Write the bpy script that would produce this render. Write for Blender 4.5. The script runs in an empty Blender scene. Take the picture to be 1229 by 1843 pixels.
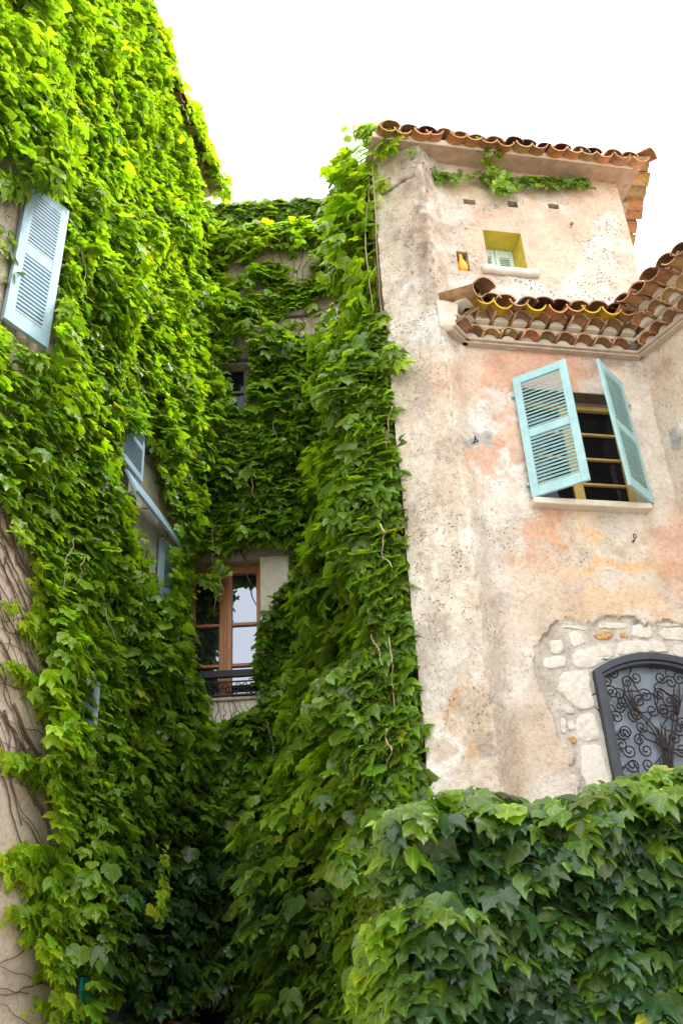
import bpy, math, random
import numpy as np
from mathutils import Matrix, Vector

random.seed(7); rng = np.random.default_rng(7)
scn = bpy.context.scene
COL = scn.collection
rad = math.radians

# ------------------------------------------------------------------ camera
W, H = 1229, 1843
FPX = 1792.0; CX, CY = W/2, H/2
_z = np.array([440.0-CX, -(-2150.0-CY), -FPX]); _z /= np.linalg.norm(_z)
_f = np.array([0, 0, -1.0]); _f = _f-(_f@_z)*_z; _f /= np.linalg.norm(_f)
ROT = np.array([np.cross(_f, _z), _f, _z])           # world = ROT @ cam
EYE = np.array([0, 0, 1.6])
cd = bpy.data.cameras.new('camera'); cam = bpy.data.objects.new('camera', cd); COL.objects.link(cam)
M4 = np.eye(4); M4[:3, :3] = ROT; M4[:3, 3] = EYE
cam.matrix_world = Matrix(M4.tolist())
cd.sensor_fit = 'VERTICAL'; cd.sensor_height = 36; cd.sensor_width = 24
cd.lens = FPX/H*36; cd.clip_end = 3000; cd.clip_start = 0.05
scn.camera = cam

# ------------------------------------------------------------------ sky, sun, exposure
SUN_EL, SUN_AZ = 52.0, 86.0       # compass azimuth from +Y towards +X, where the sun stands
world = bpy.data.worlds.new('World'); scn.world = world; world.use_nodes = True
nt = world.node_tree; nt.nodes.clear()
sky = nt.nodes.new('ShaderNodeTexSky'); sky.sky_type = 'NISHITA'; sky.sun_disc = False
sky.sun_elevation = rad(SUN_EL); sky.sun_rotation = rad(SUN_AZ); sky.dust_density = 4.0; sky.air_density = 1.0
mx = nt.nodes.new('ShaderNodeMix'); mx.data_type = 'RGBA'; mx.inputs[0].default_value = 0.82
mx.inputs[7].default_value = (12.0, 12.2, 12.5, 1)       # even cloud cover over the blue
bg = nt.nodes.new('ShaderNodeBackground'); bg.inputs[1].default_value = 0.15
wo = nt.nodes.new('ShaderNodeOutputWorld')
nt.links.new(sky.outputs[0], mx.inputs[6]); nt.links.new(mx.outputs[2], bg.inputs[0]); nt.links.new(bg.outputs[0], wo.inputs[0])
sl = bpy.data.lights.new('sun', 'SUN'); sl.energy = 1.25; sl.angle = rad(10); sl.color = (1, 0.96, 0.88)
so = bpy.data.objects.new('sun', sl); COL.objects.link(so)
sdir = Vector((math.sin(rad(SUN_AZ))*math.cos(rad(SUN_EL)), math.cos(rad(SUN_AZ))*math.cos(rad(SUN_EL)), math.sin(rad(SUN_EL))))
so.rotation_euler = sdir.to_track_quat('Z', 'Y').to_euler(); so.location = sdir*40
vs = scn.view_settings; vs.view_transform = 'Standard'; vs.look = 'None'; vs.gamma = 1; vs.use_curve_mapping = False
vs.exposure = 1.22
scn.cycles.max_bounces = 8; scn.cycles.transmission_bounces = 4; scn.cycles.diffuse_bounces = 4

# ------------------------------------------------------------------ survey helpers
def ray(px, py):
    d = ROT@np.array([px-CX, -(py-CY), -FPX]); return d/np.linalg.norm(d)
def proj(p):
    c = (np.asarray(p, float)-EYE)@ROT
    return np.stack([CX+FPX*c[..., 0]/-c[..., 2], CY-FPX*c[..., 1]/-c[..., 2]], -1)
def at(px, py, D):
    d = ray(px, py); return EYE+d*(D/d[1])
def azd(a):
    a = rad(a); return np.array([math.sin(a), math.cos(a), 0])
class Plane:
    """upright wall plane: s runs along it, n stands out of it, z is height"""
    def __init__(self, o, az, flip=False):
        self.o = np.array([o[0], o[1], 0.0]); self.d = azd(az)
        self.n = np.array([self.d[1], -self.d[0], 0])
        if flip: self.n = -self.n
    def hit(self, px, py, n=0.0):
        d = ray(px, py); o = self.o+self.n*n
        return EYE+d*(((o-EYE)@self.n)/(d@self.n))
    def sz(self, px, py, n=0.0):
        p = self.hit(px, py, n); return float((p-self.o)@self.d), float(p[2])
    def P(self, s, n, z):
        return self.o+self.d*s+self.n*n+np.array([0, 0, z])
    def PA(self, s, n, z):
        return self.o+np.outer(s, self.d)+np.outer(n, self.n)+np.outer(z, [0, 0, 1])
    def mat(self, s, n, z):
        """matrix: local x along wall, y outward, z up"""
        m = np.eye(4); m[:3, 0] = self.d; m[:3, 1] = self.n; m[:3, 2] = (0, 0, 1); m[:3, 3] = self.P(s, n, z)
        return Matrix(m.tolist())

def vnoise(x, y, seed=0):
    xi = np.floor(x).astype(np.int64); yi = np.floor(y).astype(np.int64); fx = x-xi; fy = y-yi
    def h(a, b):
        v = (a*374761393+b*668265263+seed*974634777) & 0xffffffff
        v = ((v ^ (v >> 13))*1274126177) & 0xffffffff
        return ((v ^ (v >> 16)) & 0xffff)/65535.0
    u = fx*fx*(3-2*fx); v = fy*fy*(3-2*fy)
    return (h(xi, yi)*(1-u)+h(xi+1, yi)*u)*(1-v)+(h(xi, yi+1)*(1-u)+h(xi+1, yi+1)*u)*v
def fbm(x, y, seed=0, o=4):
    t = 0; a = 0.5; 
    for k in range(o):
        t = t+a*vnoise(x*2**k, y*2**k, seed+k*17); a *= 0.5
    return t/(1-0.5**o)
def inpoly(px, py, poly):
    ins = np.zeros(px.shape, bool); n = len(poly)
    for i in range(n):
        x1, y1 = poly[i]; x2, y2 = poly[(i+1) % n]
        c = ((y1 > py) != (y2 > py)) & (px < (x2-x1)*(py-y1)/((y2-y1) or 1e-9)+x1)
        ins ^= c
    return ins

# ------------------------------------------------------------------ materials
def mat(name): 
    m = bpy.data.materials.new(name); m.use_nodes = True
    n = m.node_tree; return m, n, n.nodes['Principled BSDF']
def N(n, t, **k):
    o = n.nodes.new(t)
    for a, b in k.items(): setattr(o, a, b)
    return o
def pos_noise(n, scale, detail=6, rough=0.6, stretch=None):
    g = N(n, 'ShaderNodeNewGeometry'); t = N(n, 'ShaderNodeTexNoise')
    t.inputs['Scale'].default_value = scale; t.inputs['Detail'].default_value = detail; t.inputs['Roughness'].default_value = rough
    if stretch:
        v = N(n, 'ShaderNodeVectorMath', operation='MULTIPLY'); v.inputs[1].default_value = stretch
        n.links.new(g.outputs['Position'], v.inputs[0]); n.links.new(v.outputs[0], t.inputs['Vector'])
    else: n.links.new(g.outputs['Position'], t.inputs['Vector'])
    return t
def ramp(n, src, stops):
    r = N(n, 'ShaderNodeValToRGB'); e = r.color_ramp.elements
    while len(e) < len(stops): e.new(0.5)
    for q, (p, c) in zip(e, stops):
        q.position = p; q.color = (c, c, c, 1) if not isinstance(c, tuple) else (*c, 1)
    n.links.new(src, r.inputs[0]); return r
def mul(n, a, b, fac=1.0, mode='MULTIPLY'):
    m = N(n, 'ShaderNodeMix', data_type='RGBA', blend_type=mode); m.inputs[0].default_value = fac
    for s, i in ((a, 6), (b, 7)):
        if isinstance(s, tuple): m.inputs[i].default_value = (*s, 1)
        else: n.links.new(s, m.inputs[i])
    return m
def bump(n, b, src, strength, dist=0.02, prev=None):
    u = N(n, 'ShaderNodeBump'); u.inputs['Strength'].default_value = strength; u.inputs['Distance'].default_value = dist
    n.links.new(src, u.inputs['Height'])
    if prev: n.links.new(prev.outputs[0], u.inputs['Normal'])
    n.links.new(u.outputs[0], b.inputs['Normal']); return u

def simple(name, c, rough=0.7, scale=14, lo=0.75, hi=1.15, bmp=0.3, metallic=0, stretch=None, spec=0.3, wear=None):
    m, n, b = mat(name)
    t = pos_noise(n, scale, stretch=stretch); r = ramp(n, t.outputs[0], [(0.3, lo), (0.7, hi)])
    out = mul(n, c, r.outputs[0]).outputs[2]
    if wear:
        t2 = pos_noise(n, wear[1], 8, 0.75); r2 = ramp(n, t2.outputs[0], [(wear[2], 0.0), (wear[2]+0.05, 1.0)])
        w = N(n, 'ShaderNodeMix', data_type='RGBA'); n.links.new(r2.outputs[0], w.inputs[0])
        n.links.new(out, w.inputs[6]); w.inputs[7].default_value = (*wear[0], 1); out = w.outputs[2]
    n.links.new(out, b.inputs['Base Color'])
    b.inputs['Roughness'].default_value = rough; b.inputs['Metallic'].default_value = metallic
    b.inputs['Specular IOR Level'].default_value = spec
    if bmp: bump(n, b, t.outputs[0], bmp, 0.01)
    return m

def plaster(name, attr=True, base=(0.5, 0.42, 0.34), pit=0.5):
    m, n, b = mat(name)
    big = pos_noise(n, 2.3, 9, 0.68); fine = pos_noise(n, 26, 6, 0.7); grain = pos_noise(n, 140, 3, 0.6)
    if attr:
        a = N(n, 'ShaderNodeAttribute', attribute_name='col'); src = a.outputs['Color']; al = a.outputs['Alpha']
    else:
        src = base; al = None
    r1 = ramp(n, big.outputs[0], [(0.30, (0.74, 0.70, 0.66)), (0.5, (1.0, 0.99, 0.97)), (0.70, (1.1, 1.11, 1.13))])
    c = mul(n, src, r1.outputs[0])
    r2 = ramp(n, fine.outputs[0], [(0.28, 0.70), (0.5, 1.0), (0.72, 1.08)])
    c = mul(n, c.outputs[2], r2.outputs[0])
    # pits where the render coat has gone
    g = N(n, 'ShaderNodeNewGeometry')
    wob = N(n, 'ShaderNodeVectorMath', operation='MULTIPLY_ADD'); wob.inputs[1].default_value = (0.035, 0.035, 0.035)
    n.links.new(fine.outputs['Color'], wob.inputs[0]); n.links.new(g.outputs['Position'], wob.inputs[2])
    vo = N(n, 'ShaderNodeTexVoronoi'); vo.inputs['Scale'].default_value = 30
    n.links.new(wob.outputs[0], vo.inputs['Vector'])
    pr = ramp(n, vo.outputs['Distance'], [(0.14, 1.0), (0.32, 0.0)])
    vo2 = N(n, 'ShaderNodeTexVoronoi'); vo2.inputs['Scale'].default_value = 11; n.links.new(wob.outputs[0], vo2.inputs['Vector'])
    pr2 = ramp(n, vo2.outputs['Distance'], [(0.06, 0.8), (0.16, 0.0)]); pmx = N(n, 'ShaderNodeMath', operation='MAXIMUM'); n.links.new(pr.outputs[0], pmx.inputs[0]); n.links.new(pr2.outputs[0], pmx.inputs[1]); pr = pmx
    flake = pos_noise(n, 4.0, 7, 0.62); fr0 = ramp(n, flake.outputs[0], [(0.48, 0.0), (0.505, 1.0)])
    fr = N(n, 'ShaderNodeMath', operation='MAXIMUM'); n.links.new(fr0.outputs[0], fr.inputs[0])
    if al:
        inv = ramp(n, al, [(0.12, 0.75), (0.8, 0.0)]); n.links.new(inv.outputs[0], fr.inputs[1])
    else: fr.inputs[1].default_value = 0.8
    ft = mul(n, c.outputs[2], (0.90, 0.87, 0.83)); fmx = N(n, 'ShaderNodeMix', data_type='RGBA'); n.links.new(fr.outputs[0], fmx.inputs[0]); n.links.new(c.outputs[2], fmx.inputs[7]); n.links.new(ft.outputs[2], fmx.inputs[6]); c = fmx
    sel = pos_noise(n, 5, 6, 0.7); sr = ramp(n, sel.outputs[0], [(0.46, 0.0), (0.57, 1.0)])
    pm = N(n, 'ShaderNodeMath', operation='MULTIPLY'); n.links.new(pr.outputs[0], pm.inputs[0]); n.links.new(sr.outputs[0], pm.inputs[1])
    pm2 = N(n, 'ShaderNodeMath', operation='MULTIPLY'); n.links.new(pm.outputs[0], pm2.inputs[0])
    if al: n.links.new(al, pm2.inputs[1])
    else: pm2.inputs[1].default_value = pit
    dk = N(n, 'ShaderNodeMix', data_type='RGBA', blend_type='MULTIPLY'); n.links.new(pm2.outputs[0], dk.inputs[0])
    n.links.new(c.outputs[2], dk.inputs[6]); dk.inputs[7].default_value = (0.26, 0.21, 0.17, 1)
    n.links.new(dk.outputs[2], b.inputs['Base Color'])
    b.inputs['Roughness'].default_value = 0.92; b.inputs['Specular IOR Level'].default_value = 0.15
    hs = N(n, 'ShaderNodeMath', operation='SUBTRACT'); n.links.new(fine.outputs[0], hs.inputs[0]); n.links.new(pm2.outputs[0], hs.inputs[1])
    uf = N(n, 'ShaderNodeBump'); uf.inputs['Strength'].default_value = 0.45; uf.inputs['Distance'].default_value = 0.010; n.links.new(fr.outputs[0], uf.inputs['Height'])
    u = bump(n, b, hs.outputs[0], 0.95, 0.024, uf)
    bump(n, b, grain.outputs[0], 0.25, 0.004, u)
    return m

def leaf_mat(name='leaf'):
    m, n, b = mat(name); n.nodes.remove(b)
    out = [x for x in n.nodes if x.type == 'OUTPUT_MATERIAL'][0]
    a = N(n, 'ShaderNodeAttribute', attribute_name='col')
    fine = pos_noise(n, 35, 3, 0.6); r = ramp(n, fine.outputs[0], [(0.3, 0.82), (0.7, 1.15)])
    c = mul(n, a.outputs['Color'], r.outputs[0])
    # veins fan out from the stalk
    lv = N(n, 'ShaderNodeAttribute', attribute_name='luv'); sx = N(n, 'ShaderNodeSeparateXYZ'); n.links.new(lv.outputs['Vector'], sx.inputs[0])
    def M_(op, a_, b_=None):
        q = N(n, 'ShaderNodeMath', operation=op)
        for i_, x_ in enumerate((a_, b_)):
            if x_ is None: continue
            if isinstance(x_, (int, float)): q.inputs[i_].default_value = x_
            else: n.links.new(x_, q.inputs[i_])
        return q.outputs[0]
    ang = M_('ARCTAN2', sx.outputs[0], M_('ADD', sx.outputs[1], 0.06)); wr = M_('ABSOLUTE', M_('SUBTRACT', M_('FRACT', M_('ADD', M_('DIVIDE', ang, 0.78), 0.5)), 0.5))
    ln = N(n, 'ShaderNodeVectorMath', operation='LENGTH'); n.links.new(lv.outputs['Vector'], ln.inputs[0])
    vd = M_('MULTIPLY', wr, M_('MULTIPLY', ln.outputs['Value'], 0.78)); vr = ramp(n, vd, [(0.008, 1.45), (0.035, 1.0)])
    c = mul(n, c.outputs[2], vr.outputs[0])
    # the underside of a leaf is paler and duller than its top
    g = N(n, 'ShaderNodeNewGeometry')
    under = mul(n, c.outputs[2], (1.25, 1.22, 1.3))
    sw = N(n, 'ShaderNodeMix', data_type='RGBA'); n.links.new(g.outputs['Backfacing'], sw.inputs[0])
    n.links.new(c.outputs[2], sw.inputs[6]); n.links.new(under.outputs[2], sw.inputs[7])
    p = N(n, 'ShaderNodeBsdfPrincipled'); n.links.new(sw.outputs[2], p.inputs['Base Color'])
    p.inputs['Roughness'].default_value = 0.33; p.inputs['Specular IOR Level'].default_value = 0.55
    t = N(n, 'ShaderNodeBsdfTranslucent')
    tc = mul(n, c.outputs[2], (2.3, 2.35, 0.4)); n.links.new(tc.outputs[2], t.inputs['Color'])
    mx = N(n, 'ShaderNodeMixShader'); mx.inputs[0].default_value = 0.46
    n.links.new(p.outputs[0], mx.inputs[1]); n.links.new(t.outputs[0], mx.inputs[2]); n.links.new(mx.outputs[0], out.inputs[0])
    return m

def tile_mat(name, c, lichen=(0.30, 0.22, 0.08)):
    m, n, b = mat(name)
    t = pos_noise(n, 18, 8, 0.7); r = ramp(n, t.outputs[0], [(0.28, 0.5), (0.5, 1.0), (0.75, 1.3)])
    c1 = mul(n, c, r.outputs[0])
    oi = N(n, 'ShaderNodeObjectInfo'); orr = ramp(n, oi.outputs['Random'], [(0.0, (0.75, 0.78, 0.85)), (1.0, (1.2, 1.1, 1.0))])
    c2 = mul(n, c1.outputs[2], orr.outputs[0])
    t2 = pos_noise(n, 9, 8, 0.75); r2 = ramp(n, t2.outputs[0], [(0.56, 0.0), (0.64, 0.7)])
    w = N(n, 'ShaderNodeMix', data_type='RGBA'); n.links.new(r2.outputs[0], w.inputs[0]); n.links.new(c2.outputs[2], w.inputs[6]); w.inputs[7].default_value = (*lichen, 1)
    n.links.new(w.outputs[2], b.inputs['Base Color']); b.inputs['Roughness'].default_value = 0.95; b.inputs['Specular IOR Level'].default_value = 0.08
    bump(n, b, t.outputs[0], 0.6, 0.008); return m

def glass_mat(name, tint, ior=1.5, rough=0.03):
    m, n, b = mat(name)
    b.inputs['Base Color'].default_value = (*tint, 1); b.inputs['Roughness'].default_value = rough
    b.inputs['IOR'].default_value = ior; b.inputs['Specular IOR Level'].default_value = 0.5; b.inputs['Specular Tint'].default_value = (0.82, 0.88, 1, 1)
    t = pos_noise(n, 2.5, 2, 0.5); bump(n, b, t.outputs[0], 0.08, 0.02)
    return m

MT = dict(
    wall=plaster('weathered_plaster'), sideplaster=plaster('old_plaster', False, (0.40, 0.34, 0.27), 0.6),
    cream=simple('cream_plaster', (0.62, 0.56, 0.46), 0.9, 8, 0.82, 1.08, 0.3),
    bare=plaster('pinkish_plaster', False, (0.72, 0.57, 0.48), 0.2),
    mortar=simple('mortar', (0.50, 0.45, 0.38), 0.95, 40, 0.7, 1.15, 0.6),
    stone=simple('limestone', (0.56, 0.52, 0.45), 0.9, 22, 0.75, 1.12, 0.6, wear=((0.42, 0.37, 0.30), 9, 0.6)),
    stone_white=simple('pale_limestone', (0.58, 0.54, 0.47), 0.9, 30, 0.85, 1.06, 0.4),
    stone_ochre=simple('ochre_stone', (0.50, 0.33, 0.14), 0.9, 25, 0.6, 1.2, 0.5, wear=((0.42, 0.18, 0.10), 22, 0.52)),
    turq=simple('turquoise_paint', (0.29, 0.48, 0.49), 0.5, 10, 0.86, 1.08, 0.25, wear=((0.47, 0.58, 0.57), 15, 0.62)),
    paleturq=simple('pale_turquoise_paint', (0.58, 0.72, 0.68), 0.55, 10, 0.9, 1.05, 0.1),
    bluepaint=simple('weathered_blue_paint', (0.29, 0.41, 0.50), 0.6, 9, 0.86, 1.08, 0.3, stretch=(1, 1, 0.25), wear=((0.36, 0.33, 0.32), 13, 0.58)),
    blueslat=simple('grey_blue_paint', (0.32, 0.43, 0.51), 0.6, 9, 0.86, 1.08, 0.2),
    yellow=simple('yellow_paint', (0.55, 0.44, 0.06), 0.65, 12, 0.8, 1.1, 0.2),
    ochrewood=simple('ochre_wood', (0.60, 0.42, 0.13), 0.55, 10, 0.8, 1.1, 0.2),
    wood=simple('varnished_wood', (0.36, 0.125, 0.025), 0.4, 9, 0.7, 1.25, 0.2, stretch=(6, 6, 0.6), spec=0.5),
    greywood=simple('grey_wood', (0.13, 0.10, 0.095), 0.7, 12, 0.8, 1.15, 0.3),
    iron=simple('black_iron', (0.022, 0.022, 0.026), 0.5, 30, 0.7, 1.4, 0.3, metallic=0.3),
    bronze=simple('brown_iron', (0.02, 0.015, 0.013), 0.45, 30, 0.7, 1.5, 0.3, metallic=0.4),
    frame=simple('slate_blue_frame', (0.032, 0.038, 0.052), 0.45, 16, 0.75, 1.2, 0.2, spec=0.4),
    archglass=simple('sky_tinted_glass', (0.18, 0.215, 0.265), 0.12, 3, 0.92, 1.05, 0.02, spec=0.5),  # base colour carries the grey-blue of the reflected sky
    glass=glass_mat('window_glass', (0.012, 0.012, 0.018), 2.6),
    darkglass=glass_mat('dark_window_glass', (0.008, 0.008, 0.009), 1.35),
    dark=simple('dark_interior', (0.012, 0.011, 0.012), 0.9, 4, 0.8, 1.1, 0),
    gourd=simple('orange_glaze', (0.78, 0.36, 0.015), 0.45, 30, 0.85, 1.1, 0.15, spec=0.4),
    bark=simple('vine_bark', (0.14, 0.095, 0.065), 0.85, 50, 0.6, 1.3, 0.4),
    twig=simple('pale_twig', (0.32, 0.25, 0.17), 0.8, 50, 0.7, 1.2, 0.3),
    redbrown=simple('red_brown_canvas', (0.16, 0.035, 0.025), 0.8, 12, 0.8, 1.2, 0.1),
    teal=simple('teal_board', (0.02, 0.33, 0.36), 0.5, 9, 0.85, 1.1, 0.1),
    greydoor=simple('grey_door_paint', (0.30, 0.30, 0.32), 0.7, 6, 0.85, 1.05, 0.1),
    ground=simple('stone_paving', (0.42, 0.39, 0.34), 0.9, 2, 0.8, 1.15, 0.3),
    cement=simple('grey_cement', (0.33, 0.33, 0.33), 0.9, 25, 0.75, 1.15, 0.5),
    soffit=simple('tan_soffit', (0.40, 0.29, 0.21), 0.9, 10, 0.7, 1.12, 0.4), concrete=simple('eave_concrete', (0.46, 0.37, 0.29), 0.9, 12, 0.72, 1.12, 0.4),
    leaf=leaf_mat(),
)
TILES = [tile_mat('terracotta_tile', (0.50, 0.27, 0.15)), tile_mat('brown_tile', (0.40, 0.26, 0.16)), tile_mat('ochre_tile', (0.48, 0.34, 0.17))]
YTILES = [tile_mat('yellow_glazed_tile', (0.62, 0.42, 0.05), (0.5, 0.27, 0.09)), tile_mat('orange_tile', (0.48, 0.25, 0.12))]
DTILES = [tile_mat('dark_tile', (0.14, 0.075, 0.045), (0.10, 0.08, 0.05))]

# ------------------------------------------------------------------ objects
def link(o, parent=None):
    COL.objects.link(o)
    if parent is not None:
        o.parent = parent; o.matrix_parent_inverse = parent.matrix_basis.inverted()
    return o
def thing(name, label, cat, loc, group=None):
    o = bpy.data.objects.new(name, None); o.empty_display_size = 0.2; o.location = loc; COL.objects.link(o)
    o['label'] = label; o['category'] = cat
    if group: o['group'] = group
    bpy.context.view_layer.update(); return o
def tag(o, label, cat, group=None):
    o['label'] = label; o['category'] = cat
    if group: o['group'] = group
    return o
class MB:
    def __init__(s): s.v = []; s.f = []
    def add(s, vs_, fs):
        k = len(s.v); s.v += [tuple(map(float, p)) for p in vs_]; s.f += [tuple(i+k for i in f) for f in fs]
    def box(s, P, s0, s1, n0, n1, z0, z1):
        s.add([P(a, b, c) for a in (s0, s1) for b in (n0, n1) for c in (z0, z1)],
              [(0, 1, 3, 2), (4, 6, 7, 5), (0, 4, 5, 1), (2, 3, 7, 6), (0, 2, 6, 4), (1, 5, 7, 3)])
    def hexa(s, c8):
        s.add(c8, [(0, 1, 3, 2), (4, 6, 7, 5), (0, 4, 5, 1), (2, 3, 7, 6), (0, 2, 6, 4), (1, 5, 7, 3)])
    def tube(s, pts, r, seg=6, r1=None, cap=True):
        pts = [np.array(p, float) for p in pts]; n = len(pts); rings = []
        up = np.array([0.13, 0.21, 0.97])
        for i, p in enumerate(pts):
            t = pts[min(i+1, n-1)]-pts[max(i-1, 0)]; t = t/(np.linalg.norm(t)+1e-9)
            a = np.cross(t, up); 
            if np.linalg.norm(a) < 1e-3: a = np.cross(t, [1, 0, 0])
            a /= np.linalg.norm(a); b = np.cross(t, a)
            rr = r if r1 is None else r+(r1-r)*i/(n-1)
            rings.append([p+rr*(math.cos(q)*a+math.sin(q)*b) for q in np.arange(seg)*2*math.pi/seg])
        k = [v for rg in rings for v in rg]; fs = []
        for i in range(n-1):
            for j in range(seg):
                fs.append((i*seg+j, i*seg+(j+1) % seg, (i+1)*seg+(j+1) % seg, (i+1)*seg+j))
        if cap: fs += [tuple(range(seg))[::-1], tuple((n-1)*seg+j for j in range(seg))]
        s.add(k, fs)
    def mesh(s, name, m):
        me = bpy.data.meshes.new(name); me.from_pydata(s.v, [], s.f); me.materials.append(m); me.update(); return me
    def build(s, name, m, parent=None, bevel=0, smooth=False, loc=None):
        me = s.mesh(name, m); o = bpy.data.objects.new(name, me); link(o, parent)
        if bevel:
            b = o.modifiers.new('bevel', 'BEVEL'); b.width = bevel; b.segments = 2; b.limit_method = 'ANGLE'
        if smooth: me.shade_smooth()
        return o
def inst(name, me, M, parent):
    o = bpy.data.objects.new(name, me); o.matrix_basis = M; return link(o, parent)

# ================================================================== PLAN
K = at(835, 650, 7.6)
F = Plane(K, 78)                                   # main street front of the stone house
FL = Plane(K, 36)                                  # splayed flank of its buttress (runs back to K)
def plan_hit(P, px, py): return P.hit(px, py)
Rp = FL.hit(797, 600); lenRK = float(np.linalg.norm((Rp-FL.o)[:2]))
ST = Plane(Rp, 118)                                # front strip of the buttress
Lp = ST.hit(695, 600); lenLR = float(np.linalg.norm((Lp-ST.o)[:2]))
sQ = F.sz(1157, 670)[0]
Q = F.P(sQ, 0, 0)
WG = Plane(Q, 149)                                 # wing wall that comes forward on the right
BACK = np.array([0.12, 12.0, 0])
_ba = math.degrees(math.atan2(BACK[0]-Lp[0], BACK[1]-Lp[1]))
SIDE = Plane(Lp, _ba, flip=True)                   # ivy-covered side of the stone house, faces left
lenSIDE = float(np.linalg.norm(BACK[:2]-Lp[:2]))
MID = Plane((0, 12.0, 0), 90)                      # the wall at the end of the court
C = np.array([-2.07, 12.0, 0])
LEFT = Plane(C, 11)                                # long ivy wall on the left; s is negative towards us
print('PLAN', 'K', K, 'R', Rp, lenRK, 'L', Lp, lenLR, 'Q', sQ, 'BACK az', _ba, 'side n', SIDE.n, 'left n', LEFT.n, 'mid n', MID.n)

# ------------------------------------------------------------------ ground
g = MB(); g.add([(-400, -400, 0), (400, -400, 0), (400, 400, 0), (-400, 400, 0)], [(0, 1, 2, 3)])
go = g.build('ground', MT['ground']); go['kind'] = 'structure'; go['label'] = 'pale stone paving of the court'

# ================================================================== STONE HOUSE
house = thing('stone_house', 'weathered pink and cream plaster house with tiled roof and turquoise shutters, free of ivy', 'house', tuple(K*[1, 1, 0]))
ZT = F.sz(1103, 330)[1]                            # soffit height of the top eave
z_corn = F.sz(1000, 627, 0.06)[1]
# openings on the main face (s0,s1,z0,z1)
wl = (F.sz(946, 800)[0]-0.02, F.sz(1140, 815)[0]+0.02, F.sz(1068, 909)[1], F.sz(1040, 706)[1])
wu = (F.sz(868, 413)[0], F.sz(943, 455)[0], F.sz(920, 488)[1], F.sz(905, 417)[1])
s_apex, z_apex = F.sz(1168, 1177); sAL = F.sz(1066, 1205)[0]; zSpr = F.sz(1066, 1207)[1]
hwA = s_apex-sAL; sAR = sAL+2*hwA; zA0 = F.sz(1100, 1600)[1]
Rarc = (hwA**2+(z_apex-zSpr)**2)/(2*(z_apex-zSpr)); zArcC = z_apex-Rarc
niche = (F.sz(822, 468)[0], F.sz(843, 468)[0], F.sz(832, 487)[1], F.sz(832, 453)[1])
put = []
for a, b, c, d in ((833, 358, 856, 369), (912, 361, 932, 374), (985, 366, 1006, 377)):
    p, q = F.sz(a, b); r_, t_ = F.sz(c, d); put.append((p, r_, t_, q))
print('windows', wl, wu, 'arch', sAL, sAR, zSpr, z_apex, zA0, 'niche', niche, put, 'zcorn', z_corn, 'ZT', ZT)
rects = [wl, wu, niche]+put

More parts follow.
